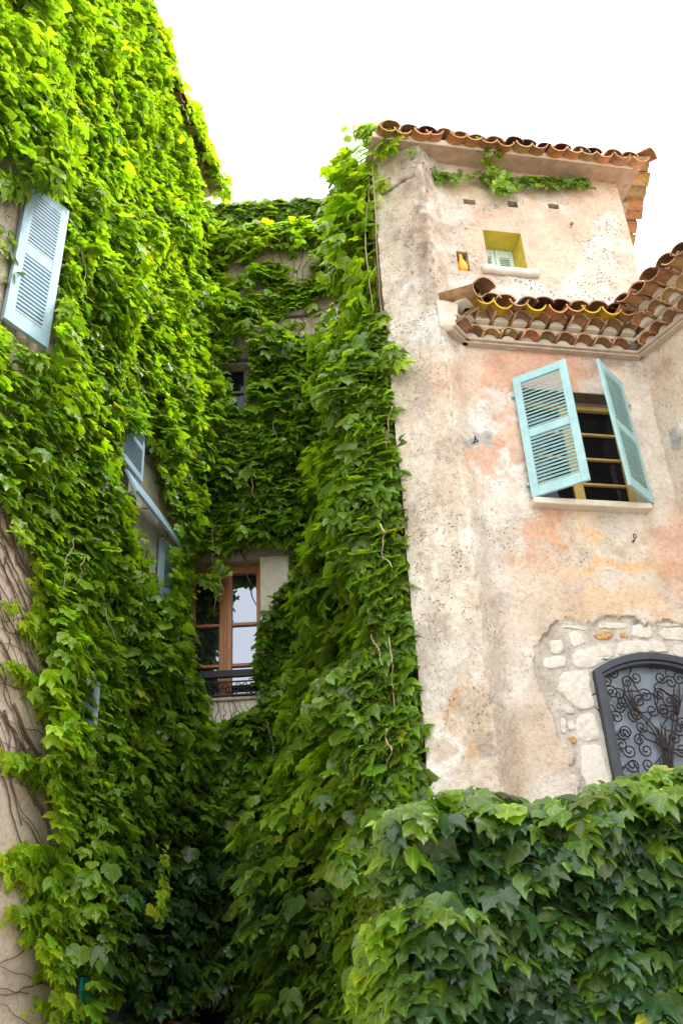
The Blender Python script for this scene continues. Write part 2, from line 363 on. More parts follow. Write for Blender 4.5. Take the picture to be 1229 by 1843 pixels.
STONE_POLY = [(962, 1182), (970, 1150), (990, 1128), (1030, 1116), (1065, 1121), (1095, 1112), (1135, 1114), (1175, 1118), (1240, 1124), (1300, 1130), (1300, 1300),
              (1110, 1500), (1040, 1500), (1040, 1440), (1036, 1400), (1030, 1350), (1004, 1330), (992, 1285), (976, 1236), (960, 1200)]
def front_sheet():
    L1, L2 = lenLR, lenRK; amax = L1+L2+2.13
    st = 0.02
    a = list(np.arange(0, amax+st, st)); a[-1] = amax
    z = list(np.arange(0.0, ZT+0.05, st))
    off = L1+L2
    for r_ in rects:
        for v in r_[:2]: a.append(off+v)
        for v in r_[2:]: z.append(v)
    a = np.array(sorted(a)); z = np.array(sorted(z))
    def clean(arr, keep):
        out = [arr[0]]
        for v in arr[1:]:
            if v-out[-1] < 0.006:
                if any(abs(v-k) < 1e-9 for k in keep): out[-1] = v
            else: out.append(v)
        return np.array(out)
    a = clean(a, [off+v for r_ in rects for v in r_[:2]]); z = clean(z, [v for r_ in rects for v in r_[2:]])
    # plan curve, rounded at the ridge, coved at the knee
    fa = np.arange(-0.6, amax+0.6, 0.005)
    Lv, Rv, Kv = Lp[:2], Rp[:2], K[:2]
    def poly(t):
        t = t[:, None]
        p = np.where(t < L1, Lv+(Rv-Lv)/L1*t, np.where(t < L1+L2, Rv+(Kv-Rv)/L2*(t-L1), Kv+F.d[:2]*(t-L1-L2)))
        return p
    raw = poly(fa)
    def smooth(w):
        k = int(w/0.005); g_ = np.exp(-0.5*(np.arange(-3*k, 3*k+1)/max(k, 1))**2); g_ /= g_.sum()
        pad = np.concatenate([raw[:1]+(raw[0]-raw[1])*np.arange(3*k, 0, -1)[:, None], raw, raw[-1:]+(raw[-1]-raw[-2])*np.arange(1, 3*k+1)[:, None]])
        return np.stack([np.convolve(pad[:, i], g_, 'valid') for i in (0, 1)], 1)
    sm, sb = smooth(0.014), smooth(0.07)
    wk = np.clip((fa-(L1+0.5*L2-0.05))/0.1, 0, 1)[:, None]
    cur = sm*(1-wk)+sb*wk
    px_ = np.interp(a, fa, cur[:, 0]); py_ = np.interp(a, fa, cur[:, 1])
    tx = np.gradient(px_, a); ty = np.gradient(py_, a); l = np.hypot(tx, ty); nx, ny = ty/l, -tx/l
    A, Z = np.meshgrid(a, z, indexing='ij')
    X0 = np.repeat(px_[:, None], len(z), 1); Y0 = np.repeat(py_[:, None], len(z), 1)
    flat = np.stack([X0, Y0, Z], -1); pp = proj(flat.reshape(-1, 3)).reshape(*A.shape, 2); PX, PY = pp[..., 0], pp[..., 1]
    strip = np.clip((L1+0.06-A)/0.12, 0, 1)
    w1 = fbm(A*1.6, Z*1.3, 3, 4)-0.5; w2 = fbm(A*7, Z*7, 9, 3)-0.5; w3 = fbm(A*22, Z*22, 19, 2)-0.5
    ridge = np.exp(-((A-L1)/0.05)**2); chip = np.clip(fbm(A*9, Z*9, 201, 4)-0.5, 0, 1)
    disp = 0.035*w1+0.018*w2+(0.006+0.012*strip)*w3-0.12*chip*ridge-0.05*chip*np.exp(-(A/0.05)**2)
    # exposed masonry: the render coat stops in a ragged edge
    jx = (fbm(A*9, Z*9, 31, 3)-0.5)*26; jy = (fbm(A*9, Z*9, 41, 3)-0.5)*26
    expo = inpoly(PX+jx, PY+jy, STONE_POLY)
    S = A-off
    # ragged bare patches and stains of the coat, laid out on the wall
    jx2 = (fbm(A*5, Z*5, 51, 5)-0.5)*90; jy2 = (fbm(A*5, Z*5, 61, 5)-0.5)*90
    QX, QY = PX+jx2, PY+jy2
    base = np.array([0.61, 0.54, 0.455]); col = np.ones(A.shape+(3,))*base
    rough = np.full(A.shape, 0.12); GRIT = fbm(A*16, Z*7, 87, 4)
    def patch(cx, cy, rx, ry, c, soft=0.25, amt=1.0, rgh=None, ang=0):
        ca, sa = math.cos(rad(ang)), math.sin(rad(ang)); dx, dy = QX-cx, QY-cy
        u = (dx*ca+dy*sa)/rx; v = (-dx*sa+dy*ca)/ry; r2 = np.sqrt(u*u+v*v)
        k = np.clip((1-r2)/soft+0.5, 0, 1)*amt
        if c is soot: k = k*np.clip((GRIT-0.32)*3.2, 0, 1.15)
        col[:] = col*(1-k[..., None])+np.array(c)*k[..., None]
        if rgh is not None: rough[:] = rough*(1-k)+rgh*k
    white = (0.61, 0.575, 0.515); pink = (0.58, 0.355, 0.25); pinkl = (0.58, 0.42, 0.32); orange = (0.68, 0.41, 0.17); grey = (0.36, 0.34, 0.32); soot = (0.20, 0.175, 0.155); tan = (0.47, 0.37, 0.27)
    # upper storey
    patch(960, 400, 260, 110, pinkl, 0.5, 0.9, 0.12); patch(930, 330, 220, 40, (0.58, 0.44, 0.33), 0.4, 0.7, 0.3)
    patch(985, 350, 50, 22, white, 0.4, 0.7, 0.8); patch(1060, 490, 95, 48, white, 0.25, 1, 1.0); patch(1095, 440, 42, 55, white, 0.3, 1, 1.0)
    patch(970, 520, 150, 30, white, 0.3, 1, 0.95); patch(905, 345, 40, 26, white, 0.5, 0.5, 0.7); patch(1000, 470, 45, 30, (0.60, 0.46, 0.35), 0.4, 0.9, 0.1)
    patch(1140, 470, 25, 60, pinkl, 0.5, 0.6, 0.3); patch(838, 440, 30, 45, (0.50, 0.42, 0.33), 0.4, 0.8, 0.9)
    # buttress, top: grey weathering and lichen
    patch(712, 400, 42, 120, (0.52, 0.46, 0.38), 0.5, 0.8, 0.5); patch(758, 380, 32, 150, soot, 0.9, 0.75, 0.9); patch(738, 330, 20, 60, soot, 0.9, 0.6, 0.9); patch(790, 450, 40, 80, (0.40, 0.33, 0.27), 0.7, 0.7, 0.9, -15)
    patch(740, 470, 25, 70, soot, 0.9, 0.4, 0.8); patch(745, 500, 18, 20, (0.62, 0.60, 0.57), 0.3, 1, 0.3); patch(720, 560, 30, 30, white, 0.5, 0.6, 0.5)
    patch(805, 360, 26, 70, white, 0.6, 0.7, 0.5, -20); patch(790, 570, 45, 40, (0.66, 0.64, 0.61), 0.3, 1, 0.5); patch(770, 620, 22, 40, soot, 0.9, 0.35, 0.8)
    patch(708, 592, 14, 16, (0.52, 0.54, 0.56), 0.2, 1, 0.1)
    # buttress, lower
    patch(755, 720, 45, 110, (0.60, 0.47, 0.36), 0.6, 0.8, 0.55); patch(780, 860, 60, 120, (0.60, 0.50, 0.39), 0.6, 0.6, 0.5); patch(800, 1030, 60, 110, (0.70, 0.65, 0.56), 0.5, 0.9, 0.8); patch(748, 1000, 30, 260, white, 0.6, 0.7, 0.5)
    patch(790, 1200, 40, 70, white, 0.4, 0.9, 0.5); patch(840, 1270, 32, 95, (0.60, 0.42, 0.27), 0.5, 0.85, 0.8); patch(800, 1370, 34, 80, (0.72, 0.69, 0.64), 0.4, 1, 0.3); patch(790, 1360, 22, 30, (0.47, 0.36, 0.27), 0.4, 0.7, 0.5)
    patch(868, 1330, 14, 26, grey, 0.4, 0.6, 0.4)
    # main face, middle
    patch(930, 680, 130, 62, pink, 0.25, 0.95, 0.1); patch(1050, 655, 100, 26, pink, 0.3, 0.85, 0.1); patch(845, 690, 30, 60, (0.58, 0.47, 0.36), 0.4, 0.8, 0.2)
    patch(925, 790, 42, 110, pinkl, 0.3, 0.9, 0.1); patch(890, 820, 48, 44, pink, 0.3, 0.9, 0.1); patch(975, 965, 52, 62, pink, 0.35, 0.95, 0.1); patch(945, 900, 26, 50, pinkl, 0.3, 0.8, 0.1)
    patch(880, 740, 30, 42, white, 0.2, 1, 0.3); patch(885, 890, 40, 45, (0.64, 0.59, 0.51), 0.3, 1, 0.5); patch(915, 950, 45, 40, white, 0.35, 0.8, 0.9); patch(868, 786, 20, 15, grey, 0.3, 1, 0.2)
    patch(1120, 990, 130, 45, (0.66, 0.58, 0.47), 0.4, 0.9, 0.4); patch(1040, 965, 46, 22, orange, 0.7, 0.75, 0.2); patch(1150, 1022, 62, 16, orange, 0.8, 0.7, 0.2); patch(1055, 1022, 60, 18, orange, 0.9, 0.55, 0.2)
    patch(1215, 985, 40, 80, pink, 0.6, 0.75, 0.1); patch(1010, 1050, 60, 50, (0.52, 0.40, 0.31), 0.7, 0.6, 0.2); patch(1110, 650, 46, 18, grey, 0.4, 0.8, 0.7); patch(1140, 690, 24, 34, white, 0.4, 0.8, 0.6)
    patch(942, 720, 16, 30, (0.66, 0.62, 0.56), 0.2, 1, 0.2); patch(925, 840, 16, 40, (0.66, 0.62, 0.56), 0.2, 1, 0.2); patch(938, 905, 24, 28, (0.64, 0.60, 0.53), 0.2, 1, 0.2); patch(1160, 800, 22, 90, (0.66, 0.60, 0.52), 0.3, 0.9, 0.3)
    patch(1100, 1090, 110, 26, (0.66, 0.50, 0.33), 0.5, 0.85, 0.2); patch(930, 1080, 90, 90, (0.55, 0.45, 0.35), 0.7, 0.5, 0.3)
    # main face, low
    patch(930, 1240, 45, 90, (0.68, 0.64, 0.57), 0.4, 0.85, 0.5, -15); patch(890, 1180, 34, 90, (0.50, 0.42, 0.34), 0.7, 0.6, 0.4); patch(960, 1360, 70, 110, (0.55, 0.44, 0.34), 0.5, 0.8, 0.15); patch(1000, 1420, 40, 40, (0.66, 0.62, 0.56), 0.4, 0.7, 0.2)
    patch(880, 1010, 22, 70, (0.62, 0.58, 0.52), 0.5, 0.8, 0.5, -20); patch(905, 1400, 30, 60, (0.50, 0.40, 0.31), 0.6, 0.6, 0.3)
    for q_ in range(44):
        r1_ = random.Random(400+q_); patch(r1_.uniform(690, 850), r1_.uniform(330, 1420), r1_.uniform(10, 34), r1_.uniform(14, 60), r1_.choice([white, (0.46, 0.41, 0.36), (0.52, 0.45, 0.37), (0.60, 0.55, 0.48), (0.44, 0.37, 0.31)]), 0.35, r1_.uniform(0.4, 0.85), r1_.uniform(0.2, 0.9))
    for q_ in range(22):
        r1_ = random.Random(500+q_); patch(r1_.uniform(850, 1220), r1_.uniform(640, 1180), r1_.uniform(8, 30), r1_.uniform(8, 26), r1_.choice([white, white, (0.46, 0.41, 0.36), (0.62, 0.57, 0.50), pinkl]), 0.25, r1_.uniform(0.4, 0.8), r1_.uniform(0.1, 0.7))
    mort = fbm(A*14, Z*14, 77, 3)[..., None]
    mcol = np.array([0.50, 0.46, 0.405])*(0.70+0.55*mort)
    edge = np.zeros(A.shape)
    e2 = expo.astype(float)
    for sh in ((1, 0), (-1, 0), (0, 1), (0, -1)): e2 = np.minimum(e2, np.roll(expo, sh, (0, 1)))
    lip = expo & (e2 < 0.5)
    col[expo] = mcol[expo]; rough[expo] = 0.2
    near = expo.astype(float)
    for _ in range(1):
        near = np.maximum.reduce([near]+[np.roll(near, sh, (0, 1)) for sh in ((1, 0), (-1, 0), (0, 1), (0, -1))])
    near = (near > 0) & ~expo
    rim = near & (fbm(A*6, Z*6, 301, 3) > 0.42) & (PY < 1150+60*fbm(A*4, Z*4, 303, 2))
    col[rim] = col[rim]*0.42  # shadow of the ragged crack painted dark along the upper edge
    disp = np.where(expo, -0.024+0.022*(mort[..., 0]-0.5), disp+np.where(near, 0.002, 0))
    def crack(pts, w):
        for (x1, y1), (x2, y2) in zip(pts[:-1], pts[1:]):
            dx, dy = x2-x1, y2-y1; t = np.clip(((PX+jx*0.25-x1)*dx+(PY+jy*0.25-y1)*dy)/(dx*dx+dy*dy), 0, 1)
            dd = np.hypot(PX+jx*0.25-x1-t*dx, PY+jy*0.25-y1-t*dy); k = np.clip(1.4-dd/w, 0, 1)
            col[:] = col*(1-0.75*k[..., None]); disp[:] = disp-0.02*k
    crack([(674, 356), (700, 342), (722, 326), (745, 316)], 2.0)
    # the splayed cornice and window edges stay true
    for r_ in rects:
        ds = np.maximum(np.maximum(r_[0]-S, S-r_[1]), 0); dz = np.maximum(np.maximum(r_[2]-Z, Z-r_[3]), 0)
        k = np.clip(1-np.hypot(ds, dz)/0.06, 0, 1); disp = disp*(1-k)
    V = flat.copy(); V[..., 0] += nx[:, None]*disp; V[..., 1] += ny[:, None]*disp
    na, nz = A.shape
    Ac = S[:-1, :-1]*0.5+S[1:, 1:]*0.5; Zc = Z[:-1, :-1]*0.5+Z[1:, 1:]*0.5
    keep = np.ones(Ac.shape, bool)
    for r_ in rects: keep &= ~((Ac > r_[0]) & (Ac < r_[1]) & (Zc > r_[2]) & (Zc < r_[3]))
    inarch = (Ac > sAL+0.03) & (Ac < sAR-0.03) & (Zc > zA0) & ((Zc < zSpr) | (np.hypot(Ac-s_apex, Zc-zArcC) < Rarc-0.02))
    keep &= ~inarch
    idx = np.arange(na*nz).reshape(na, nz)
    q = np.stack([idx[:-1, :-1], idx[1:, :-1], idx[1:, 1:], idx[:-1, 1:]], -1)[keep]
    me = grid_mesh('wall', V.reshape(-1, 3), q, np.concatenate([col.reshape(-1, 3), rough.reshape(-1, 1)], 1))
    return me
def grid_mesh(name, V, q, col, luv=None):
    me = bpy.data.meshes.new(name)
    me.vertices.add(len(V)); me.vertices.foreach_set('co', V.astype(np.float32).ravel())
    k = q.shape[1]
    me.loops.add(q.size); me.loops.foreach_set('vertex_index', q.astype(np.int32).ravel())
    me.polygons.add(len(q)); me.polygons.foreach_set('loop_start', np.arange(0, q.size, k, dtype=np.int32))
    ca = me.color_attributes.new('col', 'FLOAT_COLOR', 'POINT'); ca.data.foreach_set('color', col.astype(np.float32).ravel())
    if luv is not None:
        la = me.attributes.new('luv', 'FLOAT_VECTOR', 'POINT'); la.data.foreach_set('vector', luv.astype(np.float32).ravel())
    me.update(calc_edges=True); me.validate(); me.shade_smooth(); return me
me = front_sheet(); me.materials.append(MT['wall'])
wo_ = bpy.data.objects.new('wall', me); link(wo_, house); wo_['label'] = 'weathered pink and cream street front with splayed buttress'

# side and back of the house
m = MB()
PS = SIDE.P
m.box(PS, 0.0, lenSIDE, -0.3, -0.012, 0, ZT)
m.build('side_wall', MT['sideplaster'], house)
# right side of the upper storey
UR = Plane(F.P(2.12, 0, 0), 4)
m = MB(); m.box(UR.P, 0.0, 4.0, -0.3, 0, 7.0, ZT); m.build('side_wall', MT['cream'], house)
# wing wall
wl_len = 5.5; wl_row = 2.8  # wing lengthened out of view to keep the sun off the hedge
def wing_sheet():
    st = 0.025; a = np.arange(-0.02, wl_len, st*1.4); z = np.arange(0, F.sz(1000, 627, 0.09)[1]+0.40, st); A, Z = np.meshgrid(a, z, indexing='ij')
    d = 0.03*(fbm(A*1.7, Z*1.5, 91)-0.5)+0.012*(fbm(A*8, Z*8, 95)-0.5)
    V = WG.PA(A.ravel(), d.ravel(), Z.ravel())
    p1 = fbm(A*1.8, Z*1.8, 101)[..., None]; p2 = fbm(A*2.2+9, Z*2.2, 111)[..., None]
    col = np.ones(A.shape+(3,))*np.array([0.58, 0.50, 0.40])
    k = np.clip((p1-0.52)*9, 0, 1); col = col*(1-k)+np.array([0.60, 0.43, 0.32])*k
    k = np.clip((p2-0.56)*10, 0, 1); col = col*(1-k)+np.array([0.68, 0.64, 0.57])*k
    pr = proj(V).reshape(*A.shape, 2); k = np.clip((1-np.hypot((pr[..., 0]-1212+22*(p1[..., 0]-.5))/12, (pr[..., 1]-790)/24))*5, 0, 1)[..., None]
    col = col*(1-k)+np.array([0.34, 0.34, 0.33])*k
    na, nz = A.shape; idx = np.arange(na*nz).reshape(na, nz)
    q = np.stack([idx[:-1, :-1], idx[1:, :-1], idx[1:, 1:], idx[:-1, 1:]], -1).reshape(-1, 4)
    return grid_mesh('wing_wall', V, q, np.concatenate([col.reshape(-1, 3), np.full((na*nz, 1), 0.35)], 1))
me = wing_sheet(); me.materials.append(MT['wall']); o = bpy.data.objects.new('wing_wall', me); link(o, house)

# ---- exposed stones round the arched window
def stone_part(poly, mt, th=0.03, seed=0):
    pts = np.array([F.sz(*p) for p in poly]); c = pts.mean(0); r0 = random.Random(seed)
    # subdivide outline and roughen
    out = []
    for i in range(len(pts)):
        a, b = pts[i], pts[(i+1) % len(pts)]
        for t in (0, 0.25, 0.5, 0.75):
            out.append(a+(b-a)*t)
    out = np.array(out)
    out = 0.25*np.roll(out, 1, 0)+0.5*out+0.25*np.roll(out, -1, 0)
    out = out+np.array([[r0.uniform(-1, 1), r0.uniform(-1, 1)] for _ in out])*min(0.009, 0.06*float(np.ptp(pts, 0).min()))
    mb = MB(); k = len(out); rings = []
    for sc, nn in ((1.0, -0.05), (1.0, -0.022), (0.96, -0.022+th*0.7), (0.86, -0.022+th), (0.5, -0.022+th*1.12)):
        rings.append([F.P(*(c+(p-c)*sc)[[0]], 0, 0)*0+F.P((c+(p-c)*sc)[0], nn+r0.uniform(-0.004, 0.004), (c+(p-c)*sc)[1]) for p in out])
    vs_ = [v for r_ in rings for v in r_]; fs = []
    for j in range(len(rings)-1):
        for i in range(k): fs.append((j*k+i, j*k+(i+1) % k, (j+1)*k+(i+1) % k, (j+1)*k+i))
    vs_.append(F.P(c[0], -0.022+th*1.12, c[1])); ci = len(vs_)-1
    for i in range(k): fs.append(((len(rings)-1)*k+i, (len(rings)-1)*k+(i+1) % k, ci))
    mb.add(vs_, fs); o = mb.build('stone', mt, house, smooth=True); return o
S_, SW, SO = MT['stone'], MT['stone_white'], MT['stone_ochre']
stones = [
 ([(1024, 1138), (1034, 1132), (1045, 1140), (1054, 1156), (1036, 1165), (1028, 1158)], SW), ([(1068, 1143), (1080, 1134), (1098, 1133), (1107, 1139), (1100, 1147), (1078, 1150)], SO),
 ([(1138, 1124), (1160, 1120), (1172, 1128), (1178, 1144), (1160, 1147), (1138, 1146)], SW), ([(1184, 1136), (1200, 1127), (1240, 1128), (1240, 1152), (1196, 1151)], S_),
 ([(1028, 1176), (1050, 1165), (1095, 1156), (1106, 1180), (1095, 1186), (1068, 1202), (1036, 1200)], S_), ([(1110, 1156), (1150, 1150), (1195, 1152), (1205, 1172), (1170, 1174), (1140, 1175), (1112, 1178)], S_),
 ([(1211, 1158), (1245, 1160), (1245, 1186), (1212, 1178)], S_), ([(1006, 1216), (1020, 1206), (1060, 1204), (1064, 1230), (1072, 1272), (1045, 1277), (1020, 1258), (1004, 1240)], S_),
 ([(990, 1152), (1010, 1148), (1018, 1160), (1012, 1178), (992, 1176)], S_), ([(978, 1186), (995, 1178), (1020, 1180), (1020, 1199), (980, 1202)], SW),
 ([(1042, 1284), (1072, 1280), (1082, 1330), (1064, 1334), (1042, 1332), (1036, 1305)], S_), ([(1044, 1340), (1084, 1337), (1100, 1412), (1096, 1420), (1058, 1420), (1048, 1395)], SW),
 ([(1023, 1300), (1030, 1295), (1038, 1306), (1034, 1314), (1024, 1312)], SW), ([(1076, 1122), (1104, 1118), (1132, 1122), (1128, 1131), (1080, 1130)], S_),
 ([(1113, 1138), (1128, 1136), (1132, 1146), (1118, 1148)], SO), ([(1010, 1128), (1024, 1124), (1058, 1128), (1056, 1134), (1030, 1130)], S_),
 ([(1016, 1264), (1034, 1274), (1036, 1284), (1018, 1282)], S_), ([(1022, 1326), (1034, 1322), (1042, 1332), (1032, 1338)], SO), ([(1008, 1292), (1018, 1290), (1020, 1318), (1012, 1320)], S_), ([(1180, 1122), (1200, 1119), (1225, 1122), (1222, 1126), (1190, 1127)], S_),
]
for i, (p, m_) in enumerate(stones): stone_part(p, m_, 0.010, i)

# ---- arched window
aw = MB()
def arcpts(off, n=18):
    r_ = Rarc-off; th = math.asin((hwA-off)/r_)
    return [(s_apex+r_*math.sin(t), zArcC+r_*math.cos(t)) for t in np.linspace(-th, th, n)]
def arch_ring(mb, o0, o1, n0, n1):
    a, b = arcpts(o0), arcpts(o1)
    a = [(a[0][0], zA0)]+a+[(a[-1][0], zA0)]; b = [(b[0][0], zA0)]+b+[(b[-1][0], zA0)]
    k = len(a); v = []
    for i in range(k): v += [F.P(a[i][0], n0, a[i][1]), F.P(a[i][0], n1, a[i][1]), F.P(b[i][0], n1, b[i][1]), F.P(b[i][0], n0, b[i][1])]
    mb.add(v, [(4*i+j, 4*i+(j+1) % 4, 4*i+4+(j+1) % 4, 4*i+4+j) for i in range(k-1) for j in range(4)]+[(0, 3, 2, 1), (4*k-4, 4*k-3, 4*k-2, 4*k-1)])
arch_ring(aw, 0.0, 0.06, -0.06, 0.035)
arch_ring(aw, 0.06, 0.09, -0.08, 0.012)
awo = aw.build('arched_window', MT['frame'], house, bevel=0.004)
ar = arcpts(0.085, 14); pm_ = MB()
pts = [(ar[0][0], zA0)]+ar+[(ar[-1][0], zA0)]
pm_.add([F.P(p[0], -0.085, p[1]) for p in pts]+[F.P(p[0], -0.095, p[1]) for p in pts], [tuple(range(len(pts)))[::-1], tuple(range(len(pts), 2*len(pts)))])
pm_.build('pane', MT['archglass'], awo)
# iron scrollwork
gr = MB()
def sp(px, py): return np.array(F.sz(px, py, -0.03))
def G(p2): return F.P(p2[0], -0.03, p2[1])
def scroll(c1, c2, bend, r1=0.05, r2=0.05, h1=1, h2=1):
    """C- or S-scroll between two spiral eyes"""
    c1, c2 = sp(*c1), sp(*c2); d = c2-c1; l = np.linalg.norm(d); u = d/l; w = np.array([-u[1], u[0]])
    def spiral(c, start, r0, hand, turns=1.55):
        return [c+r0*(1-0.84*t)*np.array([math.cos(start+hand*t*turns*2*math.pi), math.sin(start+hand*t*turns*2*math.pi)]) for t in np.linspace(0, 1, 22)]
    a1 = math.atan2(*(w*bend/abs(bend))[::-1]); s1 = spiral(c1, a1, r1, h1*(1 if bend > 0 else -1)); s2 = spiral(c2, a1, r2, -h2*(1 if bend > 0 else -1))
    p0, p1 = s1[0], s2[0]
    mid = [p0+(p1-p0)*t+w*bend*l*math.sin(math.pi*t) for t in np.linspace(0, 1, 12)[1:-1]]
    gr.tube([G(p) for p in s1[::-1]+mid+s2], 0.0062, 5)
for a, b, bend in [((1143, 1219), (1180, 1196), 0.25), ((1188, 1219), (1170, 1196), -0.25), ((1161, 1252), (1146, 1285), -0.5), ((1186, 1250), (1196, 1282), 0.5),
                   ((1113, 1250), (1115, 1272), -0.9), ((1109, 1291), (1122, 1320), -0.6), ((1140, 1290), (1153, 1308), 0.9), ((1173, 1278), (1150, 1262), -0.5), ((1192, 1275), (1214, 1262), 0.5),
                   ((1132, 1351), (1126, 1318), 0.5), ((1162, 1350), (1186, 1334), 0.5), ((1138, 1377), (1118, 1340), 0.5), ((1166, 1376), (1150, 1332), -0.5), ((1090, 1224), (1102, 1212), 0.8),
                   ((1222, 1312), (1210, 1290), 0.6), ((1226, 1350), (1214, 1330), 0.6), ((1222, 1222), (1236, 1240), 0.6), ((1240, 1280), (1228, 1300), 0.6), ((1250, 1330), (1262, 1380), 0.5), ((1118, 1400), (1150, 1410), 0.6), ((1230, 1400), (1250, 1360), 0.5),
                   ((1100, 1246), (1096, 1290), -0.45), ((1128, 1228), (1120, 1262), 0.4), ((1206, 1228), (1204, 1262), -0.4)]:
    scroll(a, b, bend*1.15, 0.062, 0.056)
def strand(pts, r0=0.012, r1=0.004):
    p = np.array([sp(*q) for q in pts]); t = np.linspace(0, len(p)-1, 14)
    P2 = np.stack([np.interp(t, range(len(p)), p[:, i]) for i in (0, 1)], 1)
    P2[1:-1] = 0.25*P2[:-2]+0.5*P2[1:-1]+0.25*P2[2:]
    gr.tube([G(q) for q in P2], r0, 5, r1)
for st_ in [[(1202, 1420), (1192, 1345), (1168, 1305), (1142, 1278)], [(1204, 1420), (1196, 1345), (1176, 1306), (1150, 1280)], [(1142, 1278), (1124, 1250), (1120, 1225)], [(1145, 1280), (1132, 1252), (1128, 1228)], [(1150, 1283), (1138, 1262), (1136, 1240)],
            [(1202, 1420), (1204, 1345), (1212, 1290), (1218, 1240)], [(1206, 1420), (1210, 1345), (1218, 1290), (1228, 1250)], [(1196, 1350), (1184, 1315), (1180, 1308)], [(1197, 1350), (1190, 1320), (1188, 1300)], [(1199, 1350), (1196, 1320), (1196, 1305)],
            [(1214, 1285), (1211, 1255), (1213, 1232)], [(1218, 1285), (1222, 1250), (1221, 1230)], [(1190, 1420), (1188, 1390), (1186, 1366)], [(1196, 1420), (1194, 1392), (1192, 1360)], [(1216, 1420), (1220, 1395), (1226, 1375)]]:
    strand(st_)
gr.build('grille', MT['bronze'], awo, smooth=True)

# ---- lower window with turquoise shutters
def reveal(mb, r_, depth):
    s0, s1, z0, z1 = r_
    P = F.P
    for q in ([(s0, 0, z0), (s0, 0, z1), (s0, -depth, z1), (s0, -depth, z0)], [(s1, 0, z0), (s1, -depth, z0), (s1, -depth, z1), (s1, 0, z1)],
              [(s0, 0, z1), (s1, 0, z1), (s1, -depth, z1), (s0, -depth, z1)], [(s0, 0, z0), (s0, -depth, z0), (s1, -depth, z0), (s1, 0, z0)]):
        mb.add([P(*v) for v in q], [(0, 1, 2, 3)])
m = MB(); reveal(m, wl, 0.3); m.build('window_reveal', MT['cream'], house)
s0, s1, z0, z1 = wl
cm = MB(); fn0, fn1 = -0.24, -0.18; fw_ = 0.055
cm.box(F.P, s0, s0+fw_, fn0, fn1, z0, z1); cm.box(F.P, s1-fw_, s1, fn0, fn1, z0, z1)
cm.box(F.P, s0+fw_, s1-fw_, fn0, fn1, z1-0.07, z1-0.02); cm.box(F.P, s0+fw_, s1-fw_, fn0, fn1, z0, z0+0.06)
cm.box(F.P, (s0+s1)/2-0.05, (s0+s1)/2+0.05, fn0, fn1+0.004, z0+0.06, z1-0.07)
win = cm.build('window', MT['ochrewood'], house, bevel=0.006)
zz = [z0+0.06+(z1-z0-0.13)*k/4 for k in range(5)]
for k in (1, 2, 3):
    for a, b in ((s0+fw_, (s0+s1)/2-0.05), ((s0+s1)/2+0.05, s1-fw_)):
        q = MB(); q.box(F.P, a, b, fn0+0.01, fn1-0.006, zz[k]-0.010, zz[k]+0.010); q.build('glazing_bar', MT['ochrewood'], win)
for k in range(4):
    for a, b in ((s0+fw_, (s0+s1)/2-0.05), ((s0+s1)/2+0.05, s1-fw_)):
        q = MB(); q.box(F.P, a, b, fn0+0.02, fn0+0.025, zz[k]+0.012, zz[k+1]-0.012); q.build('pane', MT['darkglass'], win)
m = MB(); m.box(F.P, s0, s1, -0.4, -0.27, z0, z1); m.build('window_backing', MT['dark'], house)
m = MB(); m.box(F.P, s0-0.02, s1+0.02, -0.17, -0.01, z1-0.005, z1+0.035); m.build('lintel', MT['greywood'], house, bevel=0.006)
# sill
q0 = F.sz(962, 908, 0.09)[0]; q1 = F.sz(1175, 922, 0.09)[0]
m = MB(); m.box(F.P, q0, q1, -0.12, 0.10, z0-0.065, z0-0.002); m.build('sill', MT['cream'], house, bevel=0.012)

def shutter(parent, M, w, h, mt, slat_mt, stile=0.075, rail=0.085, nsl=22, th=0.035, name='shutter', tilt=40, label=None, mid=0.5, sw=None, sth=0.0045):
    """leaf in its own frame: x from hinge to free edge, y outward, z up"""
    def P(a, b, c): return np.array((M@Vector((a, b, c)))[:])
    f = MB()
    f.box(P, 0, stile, 0, th, 0, h); f.box(P, w-stile, w, 0, th, 0, h)
    rails = [(0, rail*1.2), (h*mid-rail/2, h*mid+rail/2), (h-rail, h)]
    for a, b in rails: f.box(P, stile, w-stile, 0.002, th-0.002, a, b)
    o = f.build(name, mt, parent, bevel=0.004)
    if label: o['label'] = label
    L = w-2*stile; sw_ = sw or 0.036
    sm_ = MB(); t = rad(tilt); c, s = math.cos(t), math.sin(t)
    def Ps(a, b, d): return (a, b*c-d*s, -b*s-d*c)
    sm_.box(lambda a, b, d: Ps(a, b, d), 0, L, -sw_/2, sw_/2, -sth, sth)
    sme = sm_.mesh('slat', slat_mt)
    for a, b in ((rails[0][1], rails[1][0]), (rails[1][1], rails[2][0])):
        for k in range(nsl):
            zc = a+(b-a)*(k+0.5)/nsl
            inst('slat', sme, M@Matrix.Translation((stile, th/2, zc)), o)
    return o
def leaf_frame(origin, dirv, flipn=False):
    d = np.array(dirv, float); d /= np.linalg.norm(d); n_ = np.array([d[1], -d[0], 0]); n_ /= np.linalg.norm(n_)
    if flipn: n_ = -n_
    up = np.cross(d, n_); 
    if up[2] < 0: up = -up
    m_ = np.eye(4); m_[:3, 0] = d; m_[:3, 1] = n_; m_[:3, 2] = up; m_[:3, 3] = origin; return Matrix(m_.tolist())
